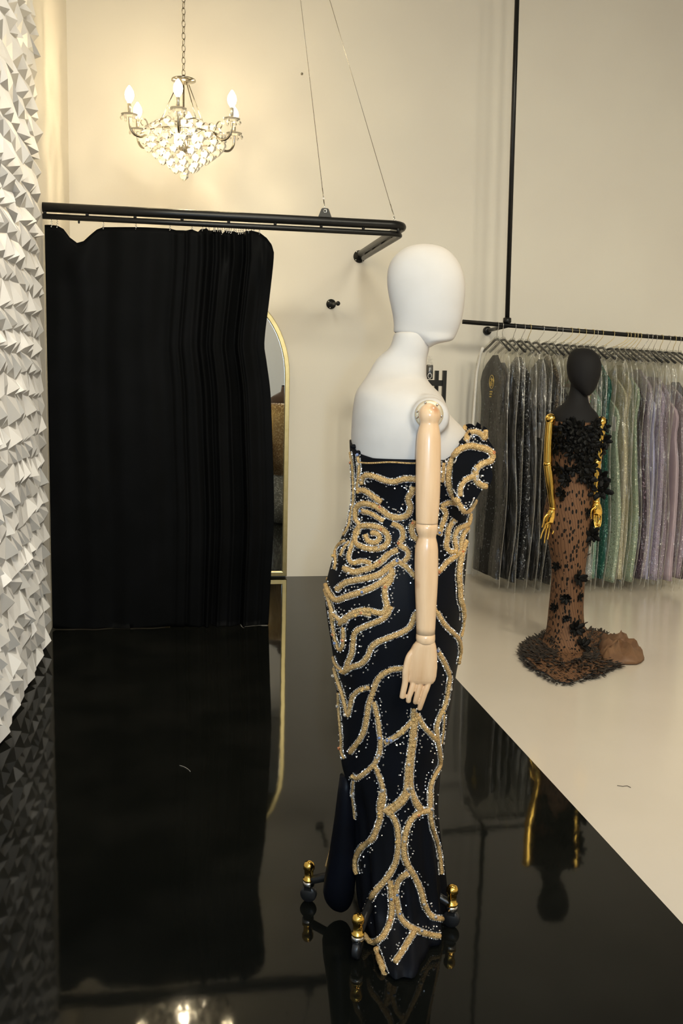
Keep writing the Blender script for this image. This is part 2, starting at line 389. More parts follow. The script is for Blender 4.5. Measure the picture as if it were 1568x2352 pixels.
# ------------------------------------------------------------------ curtain
EC = thing('curtain', (0, YR, .02), 'floor-length black satin curtain hung from the curtain rail beside the panelled wall', 'curtain')
top_px = [(92, 516), (113, 516), (132, 518), (146, 526), (160, 545), (177, 558), (192, 554), (207, 540), (222, 527), (237, 521), (275, 521.5), (312, 521.5), (350, 523), (390, 524.5), (405, 529), (425, 529.5), (440, 527), (455, 533), (461, 526),
          (475, 526), (479, 531), (492, 527), (507, 528), (512, 538), (516, 528), (530, 531), (545, 534), (560, 532), (575, 530), (596, 534), (612, 546), (624, 562), (629, 580)]
tx = [p[0] for p in top_px]; ty = [p[1] for p in top_px]
redge = [(516, 596), (546, 612), (562, 624), (580, 629), (600, 628), (690, 618), (790, 607), (830, 612), (900, 621), (1000, 625), (1100, 628), (1200, 629), (1330, 622), (1440, 616)]
ledge = [(516, 92), (800, 93), (1000, 96), (1200, 108), (1300, 113), (1440, 117)]
bot_px = [(117, 1441), (135, 1449), (170, 1455), (235, 1453), (285, 1459), (340, 1449), (385, 1444), (430, 1443), (450, 1449), (500, 1451), (570, 1452), (600, 1448), (616, 1440)]
NU, NV = 260, 70
verts = []
for j in range(NV + 1):
    t = j / NV
    for i in range(NU + 1):
        u = i / NU
        utop = 92 + u * (629 - 92)
        vt = hermite(tx, ty, utop) if False else float(np.interp(utop, tx, ty))
        ubot = 117 + u * (616 - 117)
        vb = float(np.interp(ubot, [p[0] for p in bot_px], [p[1] for p in bot_px]))
        v = vt + (vb - vt) * t
        l = float(np.interp(v, [p[0] for p in ledge], [p[1] for p in ledge]))
        r = hermite([p[0] for p in redge[3:]], [p[1] for p in redge[3:]], max(v, 580))
        px = l + u * (r - l)
        # folds: shallow on the left, dense pleats where the cloth is gathered
        g = min(max((u - .56) / .12, 0), 1) * min(max((.97 - u) / .05, 0), 1)
        fold = .006 * sin(u * 26 + .4 * sin(t * 3)) + .005 * sin(u * 47 + 1.2)
        uu = u + .010 * sin(u * 43) + .006 * sin(u * 97 + 2) + .003 * sin(t * 2.6 + u * 30)
        fold += g * (.026 * sin(uu * 112) * (.6 + .5 * sin(u * 37 + 1)) + .020 * sin(uu * 58 + 2 + .5 * t) + .008 * sin(uu * 190 + t))
        fold += .024 * math.exp(-((u - .16) / .055) ** 2) * math.exp(-((t - .06) / .06) ** 2) * -1
        fold += -.05 * math.exp(-((u - .955) / .035) ** 2) * math.exp(-((t - .07) / .05) ** 2)
        fold += -.03 * math.exp(-((u - .845) / .02) ** 2) * math.exp(-((t - .06) / .05) ** 2) + .04 * math.exp(-((u - .79) / .012) ** 2) * math.exp(-((t - .04) / .04) ** 2)
        fold += .004 * sin(t * 14 + u * 9)
        p = aty(px, v, YR)
        verts.append(Vector((max(p.x, XL + .012), YR + fold * (.6 + .4 * t), max(p.z, .004))))
fs = []
W = NU + 1
for j in range(NV):
    for i in range(NU):
        fs.append((j * W + i, (j + 1) * W + i, (j + 1) * W + i + 1, j * W + i + 1))
MB().add(verts, fs).build('curtain_cloth', M['curtain'], EC, mods=(('SOLIDIFY', dict(thickness=.003)),))
hooks = [118, 131, 237, 312, 390, 441, 465, 473, 480, 491, 494, 500, 505, 510, 516, 521, 526, 531, 537, 542, 548, 553, 558, 565, 571, 577, 583, 596]
for u in hooks:
    x = rz(u, 500).x; vt = float(np.interp(u, tx, ty)); zt = rz(u, vt).z
    P = [Vector((x, YR, hr_lo - .014))]
    n = 9
    for k in range(n + 1):
        t = k / n
        P.append(Vector((x + .0045 * sin(t * 6 * PI), YR - .003 * cos(t * 6 * PI), hr_lo - .02 - (hr_lo - .02 - zt + .012) * t)))
    MB().tube(P, .0022, 6).build('curtain_hook', M['chrome'], EC)

# ------------------------------------------------------------------ arched mirror
EM = thing('arched_mirror', (.37, YW - .03, .0), 'tall arched floor mirror with brass frame, half hidden behind the black curtain', 'mirror')
def arch(xr, a, b, zs, zb, y):
    P = [Vector((xr - 2 * a, y, zb)), Vector((xr - 2 * a, y, zs))]
    for k in range(1, 28):
        t = PI - PI * k / 28
        P.append(Vector((xr - a + a * cos(t), y, zs + b * sin(t))))
    P += [Vector((xr, y, zs)), Vector((xr, y, zb))]
    return P
oo = arch(.828, .45, .60, 1.50, .012, YW - .05); ii = arch(.793, .415, .565, 1.50, .047, YW - .05)
dy = Vector((0, .035, 0))
m = MB(); n = len(oo)
m.v = oo + ii + [p + dy for p in oo] + [p + dy for p in ii]
for k in range(n):
    q = (k + 1) % n
    m.f += [(k, q, n + q, n + k), (2 * n + k, 3 * n + k, 3 * n + q, 2 * n + q), (k, 2 * n + k, 2 * n + q, q), (n + k, n + q, 3 * n + q, 3 * n + k)]
m.build('mirror_frame', M['brass'], EM, smooth=False, mods=(('BEVEL', dict(width=.004, segments=2)),))
gl = arch(.797, .419, .569, 1.50, .043, YW - .032)
m = MB(); m.rings([gl, [p + Vector((0, .012, 0)) for p in gl]]); m.build('mirror_glass', M['mirror'], EM, smooth=False)

# ------------------------------------------------------------------ wall peg, screw
pc = aty(760, 698.5, YW)
EP = thing('wall_peg', pc, 'small black round wall peg between the mirror and the white mannequin', 'wall peg')
tip = aty(776, 697, YW - .28)
pf = MB().lathe([(.036, 0), (.036, -.006), (.028, -.010), (.012, -.02)], (pc.x, YW, pc.z), (0, 1, 0), 24).build('flange', M['blackmetal'], EP)
for a in (.3, 2.4, 4.4): MB().ell((pc.x + .027 * cos(a), YW - .010, pc.z + .027 * sin(a)), .0045).build('screw', M['chrome'], pf)
MB().tube([Vector((pc.x, YW - .01, pc.z)), tip], .009, 10).build('peg_stem', M['blackmetal'], EP)
MB().ell(tip, .0165).build('peg_knob', M['blackmetal'], EP)
sc = aty(693, 170, YW)
tag(MB().lathe([(.009, 0), (.009, -.006), (.004, -.012)], sc, (0, 1, 0), 12).build('wall_screw', M['antique']), 'tiny dark screw in the bare wall right of the chandelier', 'screw')

# ------------------------------------------------------------------ chandelier
CX, CY = .0554, 6.167
def cz(v): return aty(417, v, CY).z
ECH = thing('chandelier', (CX, CY, cz(405)), 'lit crystal chandelier with six candle bulbs hanging above the curtain', 'chandelier')
# chain
m = MB(); z = cz(176); k = 0
while z < ZC - .02:
    a = 0 if k % 2 == 0 else PI / 2
    P = []
    for q in range(14):
        t = 2 * PI * q / 14; h = .0105 * cos(t); vv = .021 * sin(t)
        P.append(Vector((CX + h * cos(a + .5), CY + h * sin(a + .5), z + .021 + vv)))
    m.tube(P, .0026, 6, True); z += .035; k += 1
m.build('chain', M['antique'], ECH)
zt = cz(183)
MB().lathe([(.004, .03), (.012, .02), (.02, .008), (.072, .002), (.074, -.006), (.03, -.014), (.014, -.03)], (CX, CY, zt), seg=24).build('crown_disc', M['antique'], ECH)
MB().lathe([(.006, 0), (.006, -.16), (.018, -.17), (.022, -.19), (.012, -.21), (.008, -.33), (.02, -.36), (.03, -.40), (.01, -.43)], (CX, CY, zt), seg=14).build('stem', M['antique'], ECH)
zr = cz(284)
for k in range(4):
    a = .5 + k * PI / 2
    MB().tube([Vector((CX + .035 * cos(a), CY + .035 * sin(a), zt - .02)), Vector((CX + .15 * cos(a), CY + .15 * sin(a), zr))], .0032, 6).build('frame_rod', M['antique'], ECH)
m = MB(); m.tube([Vector((CX + .15 * cos(t), CY + .15 * sin(t), zr - .012 + .014 * cos(4 * (t - .5)))) for t in [2 * PI * q / 40 for q in range(40)]], .006, 8, True); m.build('ring_band', M['antique'], ECH)
za = cz(322)
m = MB(); m.tube([Vector((CX + .235 * cos(t), CY + .235 * sin(t), za + .02)) for t in [2 * PI * q / 40 for q in range(40)]], .005, 8, True); m.build('lower_ring', M['antique'], ECH)
RB = .345
bulbs = []
view = math.atan2(-CY, -CX)
for k in range(6):
    a = view + k * PI / 3 - .09
    ca, sa = cos(a), sin(a)
    def at(r, zz): return Vector((CX + r * ca, CY + r * sa, zz))
    zb = cz(241)
    prof = [(.20, za + .035), (.235, za + .005), (.275, za - .02), (.315, za - .014), (.340, za + .018), (RB, za + .06), (RB, za + .085)]
    am = MB().tube(spline([at(r, q) for r, q in prof], .012), .0075, 8).build('arm', M['antique'], ECH)
    MB().tube(spline([at(.225, za + .03), at(.24, za + .075), at(.262, za + .085), at(.275, za + .06), at(.262, za + .045)], .01), .004, 6).build('scroll', M['antique'], am)
    c = at(RB, za + .085)
    MB().lathe([(.012, -.006), (.045, .004), (.050, .010), (.012, .006)], c, seg=16).build('drip_cup', M['crystal'], am)
    for q in range(6):
        t = q * PI / 3
        MB().lathe([(.001, .012), (.008, .002), (.009, -.008), (.002, -.018)], c + Vector((.047 * cos(t), .047 * sin(t), -.008)), seg=6).build('cup_crystal', M['crystal'], am, smooth=False)
    MB().lathe([(.011, 0), (.011, zb - .05 - c.z), (.008, zb - .045 - c.z)], c, seg=12).build('candle_sleeve', M['candle'], am)
    p = Vector((c.x, c.y, zb)); bulbs.append(p)
    MB().lathe([(.009, -.05), (.012, -.042), (.024, -.022), (.0275, -.002), (.024, .018), (.014, .036), (.004, .05)], p, seg=14).build('bulb', M['bulb'], am)
# crystal basket: tiers of cut drops
tiers = [(296, .185, 12), (308, .225, 14), (320, .24, 15), (333, .235, 14), (345, .205, 12), (357, .165, 10), (368, .125, 8), (379, .085, 6), (390, .05, 4), (403, .0, 1)]
for ti, (v, r, n) in enumerate(tiers):
    for q in range(n):
        a = 2 * PI * q / n + ti * .37
        rr = r + random.uniform(-.006, .006)
        s_ = 1.15 if r > .1 else 1.0
        m = MB().lathe([(.001, .029), (.014, .020), (.027, .004), (.027, -.006), (.014, -.021), (.001, -.029)], (CX + rr * cos(a), CY + rr * sin(a), cz(v) + random.uniform(-.006, .006)), seg=7)
        m.build('crystal', M['crystal'], ECH, smooth=False)
for a in (0, 2.1, 4.2):
    MB().ell((CX + .07 * cos(a), CY + .07 * sin(a), cz(318)), .022, rz=.03).build('added_glow_bulb', M['bulb'], ECH)  # added emitters hidden in the basket to make the crystals bright

# ------------------------------------------------------------------ white mannequin
C = Vector((.60, 2.46, 0))
dh = Vector((C.x, C.y, 0)).normalized()      # away from the camera
eh = Vector((dh.y, -dh.x, 0))                # the way the mannequin faces
def PM(u, v): return onplane(u, v, C, dh)
EW = thing('mannequin', (C.x, C.y, 0), 'white linen mannequin in side view with wooden arm, wearing the black and gold gown', 'mannequin')
class Prof:
    """body profile in photo rows turned into metres: (row, back edge, front edge, near half width, far half width)"""
    def __init__(s, rows, PMf, origin, e):
        s.v = [r[0] for r in rows]; s.l = []; s.r = []; s.z = []; s.n = [r[3] for r in rows]; s.w = [r[4] if len(r) > 4 else r[3] for r in rows]
        for r in rows:
            a, b = PMf(r[1], r[0]), PMf(r[2], r[0])
            s.l.append((a - origin).dot(e)); s.r.append((b - origin).dot(e)); s.z.append((a.z + b.z) / 2)
    def at(s, v):
        g = lambda y: hermite(s.v, y, v)
        return g(s.l), g(s.r), g(s.z), g(s.n), g(s.w)
def loftpt(pr, v, th, o, e, d, ex=1.0):
    l, r, z, n, w = pr.at(v)
    c_, s_ = cos(th), sin(th)
    sg = lambda q: (abs(q) ** ex) * (1 if q >= 0 else -1)
    wid = w if s_ > 0 else n
    p = o + e * ((l + r) / 2 + (r - l) / 2 * sg(c_)) + d * (wid * sg(s_))
    p.z = z
    return p
def loft(pr, vs, o, e, d, seg=40, ex=1.0, cap=(True, True)):
    return MB().rings([[loftpt(pr, v, 2 * PI * k / seg, o, e, d, ex) for k in range(seg)] for v in vs][::-1], cap)
C0 = Vector((C.x, C.y, 0))
headP = Prof([(561, 966, 984, .010), (563, 952, 1000, .022), (568, 935, 1018, .038), (578, 918, 1034, .053), (592, 903, 1047, .064), (612, 892, 1059, .072), (640, 888, 1067, .077), (670, 890, 1068.5, .077),
              (700, 896, 1066, .073), (730, 902, 1061, .066), (752, 904, 1054, .059), (764, 904, 1049, .055), (770, 918, 1046, .054), (779, 941, 1041, .052), (784, 954, 1030, .049), (788, 964, 1008, .044), (794, 976, 994, .03), (798, 983, 988, .012)], PM, C0, eh)
hd = loft(headP, [561, 562, 563, 565, 568, 573, 578, 585, 592, 602, 612, 626, 640, 655, 670, 685, 700, 715, 730, 741, 752, 761, 764, 767, 770, 775, 779, 782, 784, 786, 788, 791, 794, 796, 798], C0, eh, dh, 36)
MBH = hd.build('head', M['linen'], EW, mods=(('SUBSURF', dict(levels=1, render_levels=1)),))
bodyP = Prof([(764, 906, 985, .053), (772, 903, 985, .055), (800, 894, 986, .054), (823, 867, 980, .052), (849, 851, 979, .062), (868, 840, 980, .082), (884, 829, 992, .112), (903, 817, 1012, .142), (925, 812.5, 1024, .158), (950, 809, 1033, .165), (974, 807.5, 1058, .168),
              (1000, 806, 1078, .168), (1030, 807, 1092, .162), (1070, 810, 1092, .150), (1120, 812, 1078, .135), (1180, 808, 1062, .122), (1240, 800, 1060, .128), (1320, 775, 1062, .155)], PM, C0, eh)
bd = loft(bodyP, [764, 772, 785, 800, 812, 823, 836, 849, 858, 868, 876, 884, 893, 903, 914, 925, 937, 950, 962, 974, 987, 1000, 1015, 1030, 1050, 1070, 1095, 1120, 1150, 1180, 1210, 1240, 1280, 1320], C0, eh, dh, 44, .92)
shc = PM(986, 950)
for sgn in (-1, 1):
    M3 = Matrix((eh, dh, Vector((0, 0, 1)))).transposed()
    bd.ell(shc + dh * (sgn * .128) - eh * .006 + Vector((0, 0, -.006)), .054, .052, .060, M3, 20, 14)
    bd.lathe([(.050, .10), (.049, .165), (.045, .178), (.038, .183)], shc + Vector((0, 0, -.003)) - eh * .003, dh * sgn, 28)
bd.build('torso', M['linen'], EW, mods=(('REMESH', dict(mode='VOXEL', voxel_size=.005, use_smooth_shade=True)), ('SMOOTH', dict(factor=.6, iterations=8))))
HB = BVHTree.FromPolygons([tuple(p) for p in hd.v], [tuple(f) for f in hd.f])
sm_ = []
for k in range(30):
    t = .03 + .94 * k / 29
    D = ray(905 + 79 * t, 762.5 + 32 * t).normalized(); h = HB.ray_cast(CAM, D, 5)[0]
    if h: sm_.append(h - D * .0016)
MB().tube(sm_, .0009, 6).build('neck_seam', M['antique'], EW)
# shoulder plate and wooden arm on the near side
LAT = .184
sp0 = onplane(985, 952, C0 - dh * LAT, dh)
spo = MB().lathe([(.035, -.012), (.035, .003), (.030, .0055), (.0, .006)], sp0, -dh, 30).build('shoulder_plate', M['beige'], EW)
for a in (-1.9, -2.9, -.9, .1, 1.1, 2.2, 2.9):
    MB().ell(sp0 - dh * .006 + eh * (.030 * cos(a)) + Vector((0, 0, -.030 * sin(a))), .0035).build('rivet', M['chrome'], spo)
AL = LAT + .030
def PA(u, v, off=0.0): return onplane(u, v, C0 - dh * (AL + off), dh)
pxm = (PA(1000, 1200) - PA(900, 1200)).length / 100
arm = [(926, 985.5, 2), (928.5, 985.5, 9), (934, 986, 17), (941, 986.3, 22.5), (950, 986.5, 25), (959, 986.4, 24.5), (966, 986, 22), (970, 985.7, 20.8), (974, 985.7, 21), (984, 985, 23.5), (996, 984.5, 26), (1012, 984.3, 27.5), (1040, 983.5, 28.3), (1080, 983, 28.5), (1130, 982.3, 28.2), (1170, 981.3, 27), (1198, 980.2, 25.3), (1202, 980, 25)]
def limb(rows, seg=24, off=lambda v: 0.0):
    m = MB(); R = []
    for v, u, hw in rows:
        c = PA(u, v, off(v)); r = hw * pxm
        R.append([c + eh * (r * cos(2 * PI * k / seg)) + dh * (r * sin(2 * PI * k / seg)) for k in range(seg)])
    return m.rings(R[::-1])
EA = bpy.data.objects.new('arm', None); COL.objects.link(EA); EA.parent = EW
tuck = lambda v: -.018 * max(0, (v - 1100) / 500)
limb(arm, off=tuck).build('upper_arm', M['wood'], EA)
limb([(1201, 980, 22), (1203, 980, 25), (1214, 980, 25.4), (1222, 980.3, 24), (1230, 980.7, 20.8), (1234, 980.8, 20.4), (1238, 980.6, 21.4), (1248, 980, 24.6), (1262, 979.3, 26.8), (1290, 979, 27.4), (1320, 979, 27.4), (1360, 978.5, 26), (1400, 978, 24), (1440, 977.5, 22.4), (1455, 977.2, 22)], off=tuck).build('forearm', M['wood'], EA)
limb([(1455, 977.2, 20), (1457, 977.2, 22.3), (1466, 977, 22.8), (1473, 977, 22), (1476, 977, 20)], off=tuck).build('wrist_joint', M['wood'], EA)
# hand: palm, four fingers and a thumb, fused into one surface
hm = MB(); R = []
for v, l, r, th in ((1473, 955, 999, 19), (1482, 947, 1002, 19), (1495, 940, 1004, 18), (1512, 934, 1005, 17), (1532, 931, 1005, 15.5), (1552, 932, 1003, 13), (1562, 934, 1000, 11), (1569, 938, 995, 8)):
    c = PA((l + r) / 2, v, tuck(v)); a = (r - l) / 2 * pxm; b = th * pxm
    R.append([c + eh * (a * (abs(cos(t)) ** .8) * (1 if cos(t) > 0 else -1)) + dh * (b * sin(t)) for t in [2 * PI * k / 24 for k in range(24)]])
hm.rings(R[::-1])
def finger(pts, r, offs):
    P = [PA(u, v, o + tuck(v)) for (u, v), o in zip(pts, offs)]
    S = spline(P, .004); n = len(S)
    rad = [r * pxm * (1 - .22 * k / n) * (1 + .07 * math.exp(-((k / n - .45) / .06) ** 2)) for k in range(n)]
    rad[-1] *= .6; rad[0] *= .9
    hm.tube(S, rad, 12)
finger([(946, 1540), (950, 1562), (944, 1586), (938.5, 1603), (937.5, 1613)], 8.2, (0, 0, .004, .004, .0))
finger([(964, 1540), (966, 1564), (960, 1588), (955, 1606), (953, 1615)], 8.0, (0, 0, .004, .003, -.003))
finger([(983, 1540), (984, 1565), (975, 1592), (967, 1616), (962, 1630)], 7.8, (0, .0, .004, .004, .0))
finger([(972, 1540), (972, 1566), (964, 1584), (959, 1598), (958, 1606)], 7.0, (-.012, -.015, -.02, -.022, -.026))
finger([(958, 1488), (940, 1508), (932, 1540), (930, 1568), (926, 1588), (923, 1604)], 9.0, (0, .006, .009, .008, .008, .006))
hm.build('hand', M['wood'], EA, mods=(('REMESH', dict(mode='VOXEL', voxel_size=.0017, use_smooth_shade=True)), ('SMOOTH', dict(factor=.5, iterations=3))))

# gown ---------------------------------------------------------------
gownP = Prof([(985, 804, 1072, .170), (1012, 802.5, 1086, .171), (1050, 804, 1096, .165), (1090, 806, 1094, .155), (1130, 806, 1088, .142), (1165, 803, 1080, .132), (1200, 796, 1078, .130), (1235, 785, 1075, .137), (1275, 768, 1072, .150), (1310, 757, 1069, .162), (1345, 749, 1066, .170), (1380, 747, 1065, .174),
              (1430, 753, 1061, .174), (1480, 761, 1058, .170), (1540, 769, 1047, .163), (1600, 774, 1039, .154), (1650, 777, 1031, .147), (1700, 780, 1022, .141), (1750, 784, 1013, .137), (1800, 800, 1007, .135), (1850, 812, 1002, .136), (1900, 816, 1004, .140), (1950, 818, 1009, .147), (2000, 820, 1014, .156), (2040, 824, 1017, .168), (2070, 832, 1019, .190), (2092, 842, 1018, .22)], PM, C0, eh)
def neckline(th):   # row of the top edge round the body (0 = front, pi/2 = far, pi = back, 3pi/2 = near)
    c_ = cos(th)
    xs = [-1, -.96, -.85, -.6, 0, .45, .62, .8, 1]; ys = [1014, 1020, 1038, 1046, 1044, 1044, 1030, 1000, 986]
    return float(np.interp(c_, xs, ys))
SEG, NR = 96, 110
R = []
for j in range(NR + 1):
    t = j / NR
    ring = []
    for k in range(SEG):
        th = 2 * PI * k / SEG
        v0 = neckline(th); v = v0 + (2092 - v0) * t
        p = loftpt(gownP, v, th, C0, eh, dh, .95)
        if v > 1700:      # soft vertical folds in the skirt
            q = (v - 1700) / 392
            off = .010 * q * sin(th * 9 + 1) + .006 * q * sin(th * 17)
            c2 = C0 + eh * .02; dirv = Vector((p.x - c2.x, p.y - c2.y, 0)).normalized()
            p += dirv * off
            if sin(th) < 0 and v > 2030:   # small sweep of the hem toward the camera
                p += (-dh) * (.10 * ((v - 2030) / 62) ** 2 * max(0, -sin(th + .15)) ** 6)
        p.z = max(p.z, .006)
        ring.append(p)
    R.append(ring)
gm = MB(); gm.rings(R[::-1], (False, False))
EG = gm.build('gown', M['gown'], EW, mods=(('SOLIDIFY', dict(thickness=.003)),))
EG['label'] = 'strapless black gown with looping gold beaded cords and crystals'
# leaf-shaped bust wings that stand up from the neckline
wing_px = [(1042, 1040), (1056, 1020), (1070, 1003), (1084, 986), (1098, 984), (1106, 990), (1110, 978), (1118, 984), (1119, 1004), (1126, 1018), (1136, 1034), (1136, 1058), (1127, 1072), (1131, 1092), (1124, 1112), (1108, 1122), (1100, 1134), (1090, 1150), (1072, 1172), (1052, 1172), (1040, 1120)]
wings = []
for sgn in (-1, 1):
    o0 = C0 + dh * (sgn * .085) + eh * 0
    outl = []
    for u, v in spline([Vector((a, b, 0)) for a, b in wing_px + wing_px[:1]], 8.0)[:-1] and [(p.x, p.y) for p in spline([Vector((a, b, 0)) for a, b in wing_px + wing_px[:1]], 8.0)[:-1]]:
        p = PM(u, v); s_ = (p - C0).dot(eh)
        lat = .150 - .9 * max(0, s_ - .13) * .6     # curves round toward the front
        q = onplane(u, v, C0 - dh * max(lat, .035), dh)
        outl.append(q if sgn < 0 else q + dh * (2 * max(lat, .035)))
    th_ = dh * (sgn * .006)
    m = MB(); m.rings([[p + th_ for p in outl], [p - th_ for p in outl]] if sgn > 0 else [[p - th_ for p in outl], [p + th_ for p in outl]], (False, False))
    n = len(outl); cen = sum(outl, Vector()) / n
    m.v += [cen + th_, cen - th_]
    for k in range(n):
        q = (k + 1) % n
        m.f += [(2 * n, k, q), (2 * n + 1, n + q, n + k)] if sgn > 0 else [(2 * n + 1, q, k), (2 * n, n + k, n + q)]
    wings.append(m)
    m.build('bust_wing', M['gown'], EG, smooth=False)
# satin back panel hanging below the zip
satP = Prof([(1770, 782, 812, .022), (1800, 778, 816, .030), (1850, 772, 819, .036), (1900, 765, 820, .040), (1950, 757, 820, .044), (2000, 748, 818, .046), (2035, 744, 815, .044), (2056, 750, 810, .036), (2070, 762, 802, .025), (2078, 776, 792, .010)], PM, C0, eh)
loft(satP, [1770, 1800, 1830, 1860, 1900, 1940, 1980, 2010, 2035, 2048, 2056, 2064, 2070, 2075, 2078], C0 - dh * .03, eh, dh, 28).build('satin_panel', M['satin'], EG)
